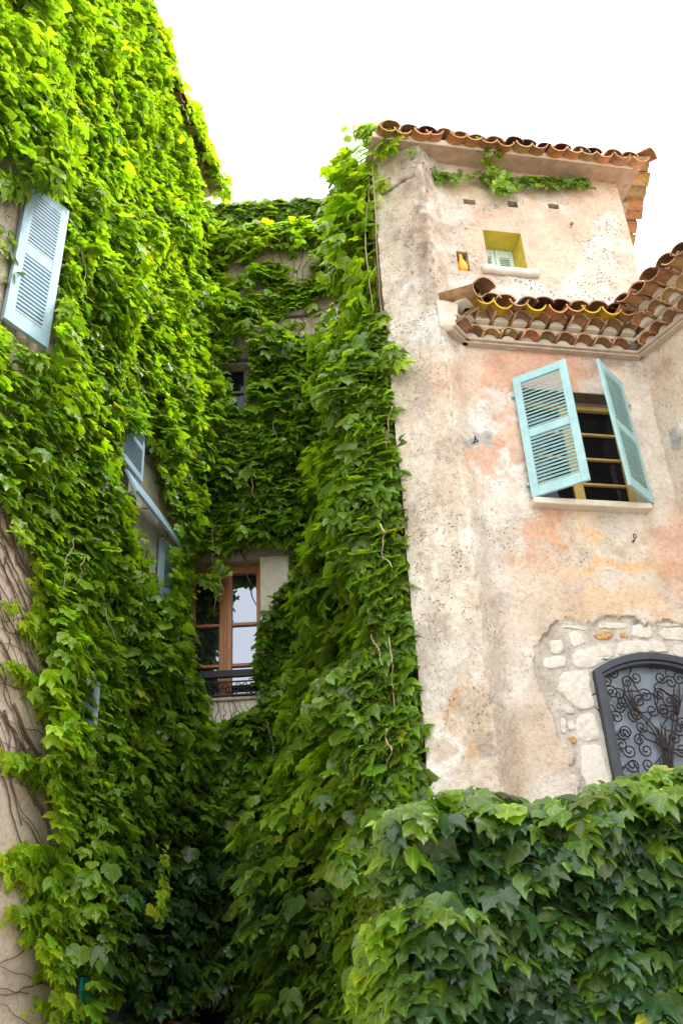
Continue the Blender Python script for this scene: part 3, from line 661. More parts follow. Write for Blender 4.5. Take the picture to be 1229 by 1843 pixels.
# left leaf: hinged at the left jamb, swung outward
def leaf_from(px_h, px_f, hn, zlo, flat=None):
    """hinge line through px_h on the wall (offset hn); free edge on the ray of px_f at same height -> azimuth and width"""
    h = F.hit(*px_h, hn); d = ray(*px_f); t = (h[2]-EYE[2])/d[2]; f_ = EYE+d*t
    return h, f_-h
h, d = leaf_from((928, 682), (1014, 650), 0.03, 0); print('left leaf w', np.linalg.norm(d[:2]), d)
h2, d2 = leaf_from((1116, 722), (1052, 652), 0.03, 0); print('right leaf w', np.linalg.norm(d2[:2]), d2)
wleaf = 0.535
zl0, zl1 = wl[2]+0.012, F.sz(930, 684, 0.03)[1]
ho = F.P(wl[0]-0.015, 0.03, zl0); d[2] = 0
shutter(house, leaf_frame(ho, d), wleaf, zl1-zl0, MT['turq'], MT['turq'], 0.075, 0.085, 14, 0.03, tilt=44, sw=0.040, sth=0.0055)
ho2 = F.P(wl[1]+0.015, 0.03, zl0); d2[2] = 0
shutter(house, leaf_frame(ho2, d2, True)@Matrix.Rotation(rad(4.5), 4, 'Y'), wleaf+0.02, zl1-zl0, MT['turq'], MT['turq'], 0.075, 0.085, 14, 0.03, tilt=44, sw=0.040, sth=0.0055)
hg = MB()
for s_ in (wl[0]-0.02, wl[1]+0.02):
    for z_ in (zl0+0.15, zl1-0.2):
        hg.box(F.P, s_-0.03, s_+0.03, 0.0, 0.04, z_-0.012, z_+0.012)
hg.build('hinge', MT['turq'], house, bevel=0.004)

# ---- small upper window: yellow reveal, pale closed shutters
m = MB(); reveal(m, wu, 0.30); m.build('window_reveal', MT['yellow'], house)
s0, s1, z0, z1 = wu; hw_ = (s1-s0)/2
for k in (0, 1):
    shutter(house, F.mat(s0+k*hw_+0.003, -0.30, z0), hw_-0.006, z1-z0, MT['paleturq'], MT['paleturq'], 0.045, 0.10, 5, 0.03, tilt=50, sw=0.03)
m = MB(); m.box(F.P, s0, s1, -0.36, -0.33, z0, z1); m.build('window_backing', MT['dark'], house)
a0 = F.sz(872, 492, 0.06)[0]; a1 = F.sz(972, 498, 0.06)[0]
m = MB(); m.tube([F.P(a0+(a1-a0)*t, 0.02+0.004*math.sin(9*t), z0-0.03+0.006*math.sin(14*t)) for t in np.linspace(0, 1, 16)], 0.05, 8); m.build('sill', MT['stone_white'], house, smooth=True)
# putlog holes and niche linings
for r_ in put:
    m = MB(); reveal(m, r_, 0.16); s0, s1, z0, z1 = r_; m.add([F.P(s0, -0.16, z0), F.P(s1, -0.16, z0), F.P(s1, -0.16, z1), F.P(s0, -0.16, z1)], [(0, 1, 2, 3)]); m.build('putlog_hole', MT['concrete'], house)
m = MB(); reveal(m, niche, 0.14); s0, s1, z0, z1 = niche; m.add([F.P(s0, -0.14, z0), F.P(s1, -0.14, z0), F.P(s1, -0.14, z1), F.P(s0, -0.14, z1)], [(0, 1, 2, 3)]); m.build('niche', MT['concrete'], house)
# orange gourd in the niche
gb = MB(); sc_ = (s0+s1)/2; prof = [(0.0, 0.0), (0.03, 0.003), (0.050, 0.025), (0.056, 0.055), (0.050, 0.085), (0.034, 0.115), (0.021, 0.14), (0.017, 0.165), (0.019, 0.182), (0.012, 0.192), (0, 0.194)]
seg = 16; vs_ = [] ; fs = []
for i, (r_, z_) in enumerate(prof):
    for j in range(seg):
        t = 2*math.pi*j/seg; vs_.append(F.P(sc_+r_*math.cos(t)*1.0-0.012*(z_/0.19)**2, -0.03+r_*math.sin(t), z0+z_*(z1-z0)/0.205))
for i in range(len(prof)-1):
    for j in range(seg): fs.append((i*seg+j, i*seg+(j+1) % seg, (i+1)*seg+(j+1) % seg, (i+1)*seg+j))
gb.add(vs_, fs)
go_ = gb.build('gourd', MT['gourd'], None, smooth=True); tag(go_, 'small orange pear-shaped gourd sitting in a niche below the top storey window', 'ornament')

# ---- iron fittings on the wall
def hook(px, py, pts, name, label, r=0.0055):
    s_, z_ = F.sz(px, py); mb = MB(); mb.tube([F.P(s_+a, n_, z_+b) for a, n_, b in pts], r, 6); o = mb.build(name, MT['iron'], None, smooth=True); tag(o, label, 'wall hook'); return o
hook(851, 800, [(0, -0.02, 0), (0, 0.06, 0.01), (0.0, 0.07, 0.04), (0.01, 0.05, 0.06), (0.02, 0.04, 0.03), (0.03, 0.06, 0.0), (-0.03, 0.06, -0.03)], 'wall_hook', 'black twisted iron hook in the wall left of the turquoise shutters')
hook(1136, 972, [(0, -0.02, -0.02), (0, 0.05, -0.02)]+[(0.006+0.014*math.sin(t), 0.055, 0.012+0.02*-math.cos(t)) for t in np.linspace(0, 6.2, 14)]+[(0.0, 0.05, -0.02), (-0.012, 0.045, -0.05)], 'wall_hook', 'black iron eye hook below the sill of the turquoise shutters')
hook(1026, 408, [(0, -0.02, -0.01), (0, 0.05, -0.01)]+[(0.014*math.sin(t), 0.04+0.01*math.sin(t), 0.004+0.014*-math.cos(t)) for t in np.linspace(0, 6.2, 12)], 'wall_hook', 'small iron ring high on the wall right of the yellow window')

# ---- roof tiles
def tile_mesh(name, mt, r0, r1, l, up, th=0.016, seg=8, arc=165, fl=0.68):
    """canal tile: axis +y (outwards), hollow down (up=False) or hollow up (up=True)"""
    v = []; fs = []; A = rad(arc)
    for ri, y, r_ in ((0, 0, r0), (1, l*0.5, (r0+r1)/2), (2, l, r1)):
        for q in range(seg+1):
            t = -A/2+A*q/seg; x, z_ = math.sin(t), math.cos(t)*fl
            if up: z_ = -z_
            v.append((r_*x, y, r_*z_)); v.append(((r_-th)*x, y, (r_-th)*z_))
    k = 2*(seg+1)
    for b in (0, 1):
        for q in range(seg):
            o_, i_ = b*k+2*q, b*k+2*q+1
            fs += [(o_, o_+2, o_+2+k, o_+k), (i_, i_+k, i_+2+k, i_+2)]
    for e in (0, 2):
        for q in range(seg): fs.append((e*k+2*q, e*k+2*q+1, e*k+2*q+3, e*k+2*q+2))
    for q in (0, seg):
        for b in (0, 1): fs.append((b*k+2*q, b*k+2*q+1, (b+1)*k+2*q+1, (b+1)*k+2*q))
    mb = MB(); mb.add(v, fs); me = mb.mesh(name, mt); me.shade_smooth(); 
    return me
def tset(mts, r0, r1, l, up, arc=165, fl=0.68): return [tile_mesh('tile', m_, r0, r1, l, up, arc=arc, fl=fl) for m_ in mts]
def row(parent, PL, s0, s1, pitch, n0, z, meshes, slope=0.0, phase=0.0, jit=1.0, pick=None):
    s_ = s0+phase*pitch; k = 0
    while s_ <= s1+1e-6:
        me = meshes[pick(k) if pick else random.randrange(len(meshes))]
        M = PL.mat(s_+random.uniform(-.006, .006)*jit, n0+random.uniform(-.025, .02)*jit, z+random.uniform(-.005, .005)*jit)
        M = M@Matrix.Rotation(-slope+rad(random.uniform(-3, 3))*jit, 4, 'X')@Matrix.Rotation(rad(random.uniform(-4, 4))*jit, 4, 'Z')@Matrix.Rotation(rad(random.uniform(-4, 4))*jit, 4, 'Y')
        inst('tile', me, M, parent); s_ += pitch; k += 1
PITCH = 0.19
small = [tile_mesh('tile', m_, 0.090, 0.097, 0.30, False, th=0.024, fl=0.95) for m_ in TILES]
# plug mesh for plaster filling the hollow of the cornice tiles
def plug(parent, PL, s0, s1, pitch, n1, z, r_, phase):
    mb = MB(); s_ = s0+phase*pitch
    while s_ <= s1+1e-6:
        pts = [(s_+r_*math.sin(t), z+r_*math.cos(t)) for t in np.linspace(-1.4, 1.4, 9)]
        a = [PL.P(p[0], 0.0, p[1]) for p in pts]+[PL.P(p[0], n1, p[1]) for p in pts]
        mb.add(a, [tuple(range(9)), tuple(range(9, 18))[::-1], (0, 9, 17, 8)]+[(i, i+1, i+10, i+9) for i in range(8)])
        s_ += pitch
    o = mb.build('plaster_fill', MT['cream'], parent); return o
def genoise(PL, s0, s1, zb, phase, rows=((0.17, 0.07), (0.29, 0.20))):
    c = MB(); c.box(PL.P, s0, s1, -0.05, 0.075, zb, zb+0.022); c.box(PL.P, s0, s1, -0.05, 0.105, zb+0.022, zb+0.05)
    o = c.build('cornice', MT['concrete'], house, bevel=0.008)
    for k, (n1, dz) in enumerate(rows):
        ph = phase+0.5*k
        row(o, PL, s0+0.1, s1-0.09, PITCH, n1-0.30, zb+dz, small, phase=ph % 1.0)
        plug(o, PL, s0+0.1, s1-0.09, PITCH, n1-0.10, zb+dz-0.02, 0.074, ph % 1.0)
        b = MB(); b.box(PL.P, s0, s1, -0.05, n1-0.035, zb+dz+0.078, zb+dz+0.118); b.build('plaster_bed', MT['cream'], o, bevel=0.01)
    return o
ylow = tset([YTILES[0], YTILES[1]], 0.098, 0.108, 0.40, True, 150, 1.0)
cover = tset(DTILES+[TILES[1]], 0.10, 0.108, 0.42, False, 150)
zc = F.sz(1000, 627, 0.09)[1]
gF = genoise(F, -0.02, sQ-0.02, zc, 0.0)
pat = [0, 0, 1, 0, 1, 1, 0, 0, 1, 0]
row(gF, F, 0.12, sQ-0.12, PITCH, 0.02, zc+0.415, ylow, slope=0.22, pick=lambda k: pat[k % 10])
row(gF, F, 0.12+PITCH/2, sQ-0.10, PITCH, -0.06, zc+0.44, cover, slope=0.22)
gF['label'] = 'tiled cornice over the turquoise shutters with yellow lower tiles'
# return along the buttress flank
gR = genoise(FL, -lenRK+0.07, 0.02, zc, 0.1)
q = MB(); e_ = -lenRK+0.075; v_ = [FL.P(e_, 0.0, zc+0.0), FL.P(e_+0.03, 0.10, zc+0.03), FL.P(e_+0.02, 0.17, zc+0.30), FL.P(e_, 0.0, zc+0.33), FL.P(-lenRK-0.015, -0.03, zc+0.03), FL.P(-lenRK-0.005, 0.015, zc+0.06), FL.P(-lenRK, 0.03, zc+0.34), FL.P(-lenRK-0.015, -0.03, zc+0.38)]
q.add(v_, [(0, 1, 2, 3), (4, 7, 6, 5), (0, 4, 5, 1), (1, 5, 6, 2), (2, 6, 7, 3), (3, 7, 4, 0)]); q.build('plaster_haunch', MT['cream'], gR, bevel=0.02)
row(gR, FL, -lenRK+0.05, 0.02, PITCH, 0.02, zc+0.415, tset(TILES[:2], 0.098, 0.108, 0.38, True, 150), slope=0.22)
row(gR, FL, -lenRK+0.05+PITCH/2, 0.08, PITCH, -0.06, zc+0.44, cover, slope=0.22)
dg = Plane(K, 57)
row(gR, dg, 0.0, 0.01, PITCH, 0.04, zc+0.47, tset(TILES[1:2], 0.10, 0.112, 0.48, False, 150), slope=0.2)
# wing cornice
gW = genoise(WG, 0.06, wl_row, zc, 0.3, ((0.17, 0.07), (0.29, 0.20), (0.37, 0.31)))
row(gW, WG, 0.0, wl_row, PITCH, 0.10, zc+0.46, tset([TILES[0], TILES[2], YTILES[1]], 0.098, 0.108, 0.40, True, 150), slope=0.22)
row(gW, WG, PITCH/2, wl_row, PITCH, 0.04, zc+0.49, tset(TILES[:2], 0.10, 0.108, 0.42, False, 150), slope=0.22)
gW['label'] = 'tiled cornice of the wing on the right'
# small roof behind the wing cornice
m = MB(); m.add([WG.P(0.15, 0.30, zc+0.44), WG.P(wl_len, 0.30, zc+0.44), WG.P(wl_len, -2.2, zc+0.95), WG.P(0.15, -2.2, zc+0.95)], [(0, 1, 2, 3)]); m.build('roof', TILES[1], house)

# ---- top eave
ov_n, ov_r, ov_l = 0.22, 0.20, 0.42
m = MB()
def EB(s0, s1, n0, n1, z0, z1): m.box(F.P, s0, s1, n0, n1, z0, z1)
m.hexa([F.P(-ov_l-lenLR*0.6, -0.3, ZT-0.01), F.P(-ov_l-lenLR*0.6, ov_n+0.02, ZT-0.01), F.P(-ov_l-lenLR*0.6, -0.3, ZT+0.075), F.P(-ov_l-lenLR*0.6, ov_n+0.02, ZT+0.075),
        F.P(2.12+ov_r, -0.3, ZT), F.P(2.12+ov_r, ov_n, ZT), F.P(2.12+ov_r, -0.3, ZT+0.08), F.P(2.12+ov_r, ov_n, ZT+0.08)])
m.box(UR.P, 0.31, 4.0, -0.05, ov_r*0.98, ZT, ZT+0.08)
eave = m.build('eave', MT['soffit'], house, bevel=0.006)
q = MB(); q.hexa([F.P(a_, n_, z_) for a_, e_, b_ in ((-ov_l-lenLR*0.6, ov_n+0.02, -0.01), (2.12+ov_r, ov_n, 0.0)) for n_ in (e_+0.001, e_+0.02) for z_ in (ZT+b_-0.004, ZT+b_+0.075)]); q.build('fascia', MT['cream'], eave, bevel=0.005); eave['label'] = 'top eave of the house with terracotta tiles'
chan = tset([TILES[0], TILES[0], YTILES[1], TILES[2]], 0.092, 0.102, 0.42, True, 160, 0.78)
cov2 = tset([DTILES[0], TILES[1], TILES[0]], 0.098, 0.108, 0.44, False, 160)
row(eave, F, -ov_l-0.24, 2.12+ov_r-0.05, PITCH*1.02, -0.02, ZT+0.135, chan, slope=0.2)
row(eave, F, -ov_l-0.24+PITCH*0.51, 2.12+ov_r+0.02, PITCH*1.02, -0.09, ZT+0.155, cov2, slope=0.2)
row(eave, UR, -0.2, 3.2, PITCH*1.02, -0.03, ZT+0.135, chan, slope=0.2)
row(eave, UR, -0.2+PITCH*0.51, 3.2, PITCH*1.02, -0.06, ZT+0.160, cov2, slope=0.2)
row(eave, Plane(F.P(2.12, 0, 0), 41), 0, 0.01, 1, 0.06, ZT+0.165, cov2[1:], slope=0.2)
m = MB(); apex = F.P(0.9, -2.0, ZT+0.85)
m.add([F.P(-0.7, 0.2, ZT+0.20), F.P(2.3, 0.2, ZT+0.20), UR.P(4, 0.2, ZT+0.2), SIDE.P(4, 0.3, ZT+0.2), apex], [(0, 1, 4), (1, 2, 4), (2, 3, 4), (3, 0, 4)]); m.build('roof', TILES[1], house)

# ================================================================== END WALL OF THE COURT
mid = thing('court_house', 'tall shaded wall at the end of the court with a french window', 'house', (-1.0, 12.0, 0))
zM = float(at(520, 436, 12)[2])
fw0 = MID.sz(338, 1100)[0]; fw1 = MID.sz(469, 1100)[0]; fz0 = MID.sz(410, 1258)[1]; fz1 = MID.sz(410, 1010)[1]
uw0 = MID.sz(400, 700)[0]; uw1 = MID.sz(452, 700)[0]; uz0 = MID.sz(430, 770)[1]; uz1 = MID.sz(430, 655)[1]
m = MB()
x0, x1 = -2.4, 0.5
def seg_wall(mb, holes, z0, z1, n0, n1):
    """wall x0..x1 with stacked openings (s0,s1,z0,z1), lowest first"""
    zc_ = z0
    for (a, b, c, d_) in holes:
        mb.box(MID.P, x0, x1, n0, n1, zc_, c); mb.box(MID.P, x0, a, n0, n1, c, d_); mb.box(MID.P, b, x1, n0, n1, c, d_); zc_ = d_
    mb.box(MID.P, x0, x1, n0, n1, zc_, z1)
seg_wall(m, [(fw0, fw1, fz0, fz1), (uw0, uw1, uz0, uz1)], 0, zM, -0.35, 0)
m.build('wall', MT['sideplaster'], mid)
# french window, brown wood
wn0, wn1 = -0.24, -0.17
jm = 0.07; f = MB()
f.box(MID.P, fw0+0.005, fw0+jm, wn0, wn1, fz0, fz1-0.005); f.box(MID.P, fw1-jm, fw1-0.005, wn0, wn1, fz0, fz1-0.005); f.box(MID.P, fw0+jm, fw1-jm, wn0, wn1, fz1-0.10, fz1-0.005)
sm_ = (MID.sz(403, 1150)[0]); f.box(MID.P, sm_-0.085, sm_-0.004, wn0, wn1+0.01, fz0, fz1-0.1); f.box(MID.P, sm_+0.004, sm_+0.085, wn0, wn1+0.01, fz0, fz1-0.1)
f.box(MID.P, sm_-0.02, sm_+0.02, wn1+0.01, wn1+0.03, fz0, fz1-0.1)
f.box(MID.P, fw0+jm, sm_-0.085, wn0, wn1, fz0, fz0+0.05); f.box(MID.P, sm_+0.085, fw1-jm, wn0, wn1, fz0, fz0+0.05)
fwin = f.build('french_window', MT['wood'], mid, bevel=0.008); fwin['label'] = 'brown wooden french window behind a black iron railing'
bz = [fz0+0.05, MID.sz(430, 1187)[1], MID.sz(430, 1113)[1], fz1-0.10]
for a, b in ((fw0+jm, sm_-0.085), (sm_+0.085, fw1-jm)):
    for k in (1, 2):
        q = MB(); q.box(MID.P, a, b, wn0+0.01, wn1-0.005, bz[k]-0.02, bz[k]+0.02); q.build('glazing_bar', MT['wood'], fwin, bevel=0.004)
    for k in range(3):
        q = MB(); q.box(MID.P, a, b, wn0+0.02, wn0+0.026, bz[k]+(0.018 if k else 0), bz[k+1]-(0.018 if k < 2 else 0)); q.build('pane', MT['glass'], fwin)
m = MB(); m.box(MID.P, fw0, fw1, -0.5, -0.352, fz0, fz1); m.box(MID.P, uw0, uw1, -0.5, -0.352, uz0, uz1); m.build('window_backing', MT['dark'], mid)
# cream jamb block right of the window, lintel band
m = MB(); jz = MID.sz(495, 1003)[1]
m.box(MID.P, fw1+0.002, MID.sz(521, 1030)[0], 0.0, 0.045, fz0-0.1, jz); m.build('window_jamb', MT['cream'], mid, bevel=0.01)
m = MB(); m.box(MID.P, fw0-0.15, fw1+0.3, -0.02, 0.02, fz0-0.75, fz0-0.04); m.build('window_apron', MT['cream'], mid)
m = MB(); m.box(MID.P, fw0, fw1+0.06, -0.2, 0.07, fz0-0.04, fz0); m.build('sill', MT['concrete'], mid, bevel=0.008)
# iron railing
rz1 = MID.sz(410, 1212, 0.06)[1]; rl = MB()
rl.box(MID.P, fw0-0.02, fw1+0.01, 0.03, 0.09, rz1-0.055, rz1+0.035); rl.box(MID.P, fw0-0.02, fw1+0.01, 0.05, 0.07, rz1-0.125, rz1-0.105); rl.box(MID.P, fw0-0.02, fw1+0.01, 0.05, 0.07, fz0+0.015, fz0+0.04)
for s_ in (fw0+0.02, fw1-0.05): rl.box(MID.P, s_, s_+0.03, 0.048, 0.072, fz0+0.0, rz1-0.05)
rail = rl.build('railing', MT['iron'], mid, bevel=0.004)
sc2 = MB(); zb_ = fz0+0.04; zh = rz1-0.155-zb_
def sc_pts(cx_, cz_, r_, start, hand, turns=1.3): return [(cx_+r_*(1-0.8*t)*math.cos(start+hand*t*turns*2*math.pi), cz_+r_*(1-0.8*t)*math.sin(start+hand*t*turns*2*math.pi)) for t in np.linspace(0, 1, 20)]
nb = 4; bw = (fw1-fw0)/nb
for i in range(nb):
    c0 = fw0+bw*(i+0.5)
    for sg in (-1, 1):
        a = sc_pts(c0+sg*bw*0.27, zb_+0.075, 0.07, math.pi/2, -sg); b = sc_pts(c0+sg*bw*0.12, zb_+zh-0.07, 0.055, -math.pi/2+0.4*sg, sg)
        sc2.tube([MID.P(p[0], 0.06, p[1]) for p in a[::-1]+[(c0+sg*bw*0.1, zb_+zh*0.5)]+b], 0.0065, 5)
        sc2.tube([MID.P(c0+sg*bw*0.48*math.sin(t), 0.06, zb_+zh*(0.02+0.9*t/1.57)) for t in np.linspace(0, 1.57, 8)], 0.0065, 5)
sc2.build('scrollwork', MT['iron'], rail, smooth=True)
# vent grille
v0, vz0 = MID.sz(364, 1312); v1, vz1 = MID.sz(386, 1297); vm = MB()
for k in range(5): vm.box(MID.P, v0, v1, 0.022, 0.05, vz0+(vz1-vz0)*k/5, vz0+(vz1-vz0)*(k+0.55)/5)
vm.build('vent', MT['concrete'], mid)
# upper dark window
f = MB(); um = MID.sz(437, 700)[0]
f.box(MID.P, um, um+0.10, -0.2, -0.13, uz0, uz1); f.box(MID.P, uw0, uw1, -0.2, -0.14, uz0, uz0+0.08); f.box(MID.P, uw0, um, -0.2, -0.15, uz0+0.35, uz0+0.39); f.box(MID.P, uw0, um, -0.2, -0.15, uz0+0.75, uz0+0.79)
uwin = f.build('window', MT['greywood'], mid, bevel=0.006); uwin['label'] = 'small dark upper window half covered by ivy'
q = MB(); q.box(MID.P, uw0, uw1, -0.19, -0.185, uz0+0.08, uz1); q.build('pane', MT['darkglass'], uwin)
m = MB(); m.box(MID.P, uw0-0.3, uw1+0.15, 0.0, 0.10, uz1+0.02, uz1+0.09); m.build('lintel', MT['greywood'], mid, bevel=0.006)
m = MB(); zz_ = MID.sz(440, 578)[1]; m.box(MID.P, -2.3, 0.1, 0.0, 0.07, zz_, zz_+0.12); m.build('string_course', MT['greywood'], mid, bevel=0.01)
# coping on top
m = MB(); m.box(MID.P, x0, x1, -0.4, 0.10, zM, zM+0.08); m.build('coping', MT['concrete'], mid, bevel=0.01)

# far wall behind
D2 = 16.0; FAR = Plane((0, D2, 0), 90)
zF = float(at(520, 378, D2)[2])
far = thing('far_house', 'pale house wall with an ivy fringe just visible behind the court wall', 'house', (-1, D2, 0))
m = MB(); m.box(FAR.P, -4, 1.6, -0.4, 0, 0, zF); m.build('wall', MT['cream'], far)
m = MB(); m.box(FAR.P, -4, 1.6, -0.5, 0.18, zF, zF+0.07); m.build('eave', MT['concrete'], far)

# low doorway, canvas and door at the foot of the court
m = MB(); dz = MID.sz(300, 1800)[1]
m.box(MID.P, -2.05, -0.9, 0.02, 0.06, 0, dz); m.build('doorway', MT['dark'], mid)
m = MB(); a = at(268, 1828, 10.6); b = at(400, 1852, 10.6)
m.hexa([a, a+[0, 0, -0.06], a+[0, 1.2, 0.05], a+[0, 1.2, -0.01], b, b+[0, 0, -0.06], b+[0, 1.2, 0.05], b+[0, 1.2, -0.01]])
o = m.build('awning', MT['redbrown'], None, bevel=0.01); tag(o, 'dark red brown awning edge below the ivy at the foot of the court', 'awning')

# ================================================================== LEFT HOUSE
left = thing('ivy_house', 'long house wall on the left almost hidden by creeper, with pale blue shutters', 'house', (-3.0, 8, 0))
zL = LEFT.sz(392, 310, 0.34)[1]-0.20
print('zM', zM, 'zF', zF, 'zL', zL, 'left s at edges', LEFT.sz(0, 1000), LEFT.sz(0, 1800), LEFT.sz(0, 100), LEFT.sz(420, 420, 0.3), LEFT.sz(275, 60, .3))
m = MB(); m.box(LEFT.P, -12, 0.0, -0.4, -0.01, 0, zL); lw = m.build('wall', MT['bare'], left)
zE = zL
m = MB(); m.box(LEFT.P, -12, 0.1, -0.3, 0.12, zE, zE+0.06); lev = m.build('eave', MT['concrete'], left, bevel=0.008); lev['label'] = 'dark eave with brown tiles and creeper hanging over it'
lch = tset(DTILES+[TILES[1]], 0.095, 0.105, 0.42, True, 160); lcv = tset(DTILES, 0.10, 0.11, 0.44, False, 160)
row(lev, LEFT, -6.5, 0.1, 0.21, -0.06, zE+0.14, lch, slope=0.2); row(lev, LEFT, -6.395, 0.1, 0.21, -0.08, zE+0.17, lcv, slope=0.2)
m = MB(); m.add([LEFT.P(-12, 0.2, zE+0.22), LEFT.P(0.1, 0.2, zE+0.22), LEFT.P(0.1, -3, zE+1.0), LEFT.P(-12, -3, zE+1.0)], [(0, 1, 2, 3)]); m.build('roof', TILES[1], left)
# big blue shutter, top left
sA, zA_ = LEFT.sz(50, 330, 0.07); sB, zB_ = LEFT.sz(4, 578, 0.07)
h = LEFT.P((sA+sB)/2, 0.07, 0); print('shutter hinge', sA, sB, zA_, zB_)
top_h = LEFT.hit(52, 328, 0.07); d = ray(122, 385); t = (top_h[2]-EYE[2])/d[2]; ff = EYE+d*t; dv = ff-top_h; print('big shutter', dv, np.linalg.norm(dv))
hgt = zA_-zB_
dv2 = dv.copy(); dv2[2] = 0; wid = float(np.linalg.norm(dv2))
org = np.array([top_h[0], top_h[1], zB_])-LEFT.d*0.10
shutter(left, leaf_frame(org, dv2)@Matrix.Rotation(rad(1.6), 4, 'Y'), wid, hgt, MT['bluepaint'], MT['blueslat'], wid*0.19, hgt*0.075, 15, 0.05, tilt=12, sw=0.045, sth=0.011, mid=0.52, label='large weathered pale blue shutter at the top left')
m = MB(); a_ = sA-1.3
m.box(LEFT.P, a_, sA-0.04, -0.005, 0.012, zB_-0.1, zA_+0.05); m.build('window', MT['dark'], left)
m = MB(); m.box(LEFT.P, sA-0.75, sA-0.02, 0.0, 0.05, zB_-0.1, zA_+0.1); m.build('window_jamb', MT['sideplaster'], left, bevel=0.01)
# middle window: near leaf, flap pushed out, far leaf
sm0, zm0 = LEFT.sz(236, 985, 0.02); sm1, zm1 = LEFT.sz(262, 790, 0.02); sm2 = LEFT.sz(283, 1000, 0.02)[0]
zlo = LEFT.sz(285, 1110, 0.03)[1]; zhi = LEFT.sz(240, 800, 0.02)[1]; zmid = LEFT.sz(265, 905, 0.02)[1]
print('mid win', sm0, sm1, sm2, zlo, zhi, zmid)
sN, sFar = LEFT.sz(222, 900, 0.03)[0], LEFT.sz(312, 945, 0.03)[0]
m = MB(); m.box(LEFT.P, sN, sm2, 0.0, 0.012, zlo, zhi); m.build('window', MT['cream'], left)
pA, pB = LEFT.hit(222, 856, 0.10), LEFT.hit(311, 944, 0.10)
zAv = (pA[2]+pB[2])/2; wn = abs(LEFT.sz(311, 944, .1)[0]-LEFT.sz(222, 856, .1)[0])
s_a = LEFT.sz(222, 856, .1)[0]; fl = MB()
dn, dzf = 0.16, -0.34; th_ = 0.035
def FLP(s_, u, w_): return LEFT.P(s_, 0.10+dn*u+w_*0.9*th_, zAv+dzf*u+w_*0.43*th_)
fl.box(FLP, s_a, s_a+wn, 0, 1, 0, 1)
flap = fl.build('shutter_flap', MT['bluepaint'], left, bevel=0.005); flap['label'] = 'lower shutter flap of the middle left window pushed outward'
# upper louvered part of the near leaf
shutter(left, LEFT.mat(LEFT.sz(232, 840, .06)[0]-0.45, 0.14, zAv+0.02), 0.62, zhi-zAv+0.3, MT['bluepaint'], MT['blueslat'], 0.06, 0.07, 12, 0.035, tilt=40, sw=0.045, label='louvered upper half of the middle left shutter')
# lower post of near leaf and far leaf ajar
pm1 = LEFT.sz(236, 960, .04)[0]
m = MB(); m.box(LEFT.P, pm1-0.10, pm1+0.06, 0.02, 0.055, zlo+0.1, zAv-0.1); m.build('shutter', MT['bluepaint'], left, bevel=0.004)
fh_ = LEFT.hit(283, 1020, 0.03); org = np.array([fh_[0], fh_[1], zlo-0.35]); fd = azd(40)
shutter(left, leaf_frame(org, fd), 0.36, zAv-0.25-(zlo-0.35), MT['bluepaint'], MT['blueslat'], 0.09, 0.08, 18, 0.035, tilt=40, sw=0.04, label='narrow blue shutter ajar beside the wall, far leaf')
m = MB(); m.tube([LEFT.hit(218, 911, 0.12), LEFT.hit(250, 915, 0.2), LEFT.hit(272, 915, 0.22)], 0.008, 6); m.build('stay', MT['twig'], left)
# white post of a hidden lower window
ps0, pz0 = LEFT.sz(186, 1290, 0.35); pz1 = LEFT.sz(188, 1220, 0.35)[1]
m = MB(); m.box(LEFT.P, ps0-0.03, ps0+0.0, 0.0, 0.30, pz0-0.1, pz1+0.05); m.build('shutter', MT['blueslat'], left, bevel=0.004)
# teal board and grey door foot
t0_, tz = LEFT.sz(128, 1760, 0.12); t1_ = LEFT.sz(156, 1760, 0.12)[0]
m = MB(); m.box(LEFT.P, t0_, t1_, 0.20, 0.23, 0.9, tz); o = m.build('board', MT['teal'], None, bevel=0.004); tag(o, 'teal painted board behind the lowest ivy leaves at bottom left', 'board')
g0 = LEFT.sz(178, 1830, 0.02)[0]; g1 = LEFT.sz(240, 1830, 0.02)[0]; gz = LEFT.sz(205, 1785, 0.02)[1]
m = MB(); m.box(LEFT.P, g0, g1, 0.0, 0.02, 0, gz); m.build('door', MT['greydoor'], left, bevel=0.004)

# ================================================================== GARDEN WALL UNDER THE HEDGE
HD = 5.3
HG = Plane((0, HD, 0), 84)
hz = HG.sz(900, 1470)[1]; hs0 = HG.sz(720, 1600)[0]
gw = thing('garden_wall', 'low garden wall wholly covered by dark creeper at lower right', 'wall', (1.5, HD, 0))
m = MB(); m.box(HG.P, hs0+0.12, hs0+5, -0.4, -0.05, 0, hz-0.25); m.build('wall', MT['sideplaster'], gw)
print('hedge', hs0, hz)

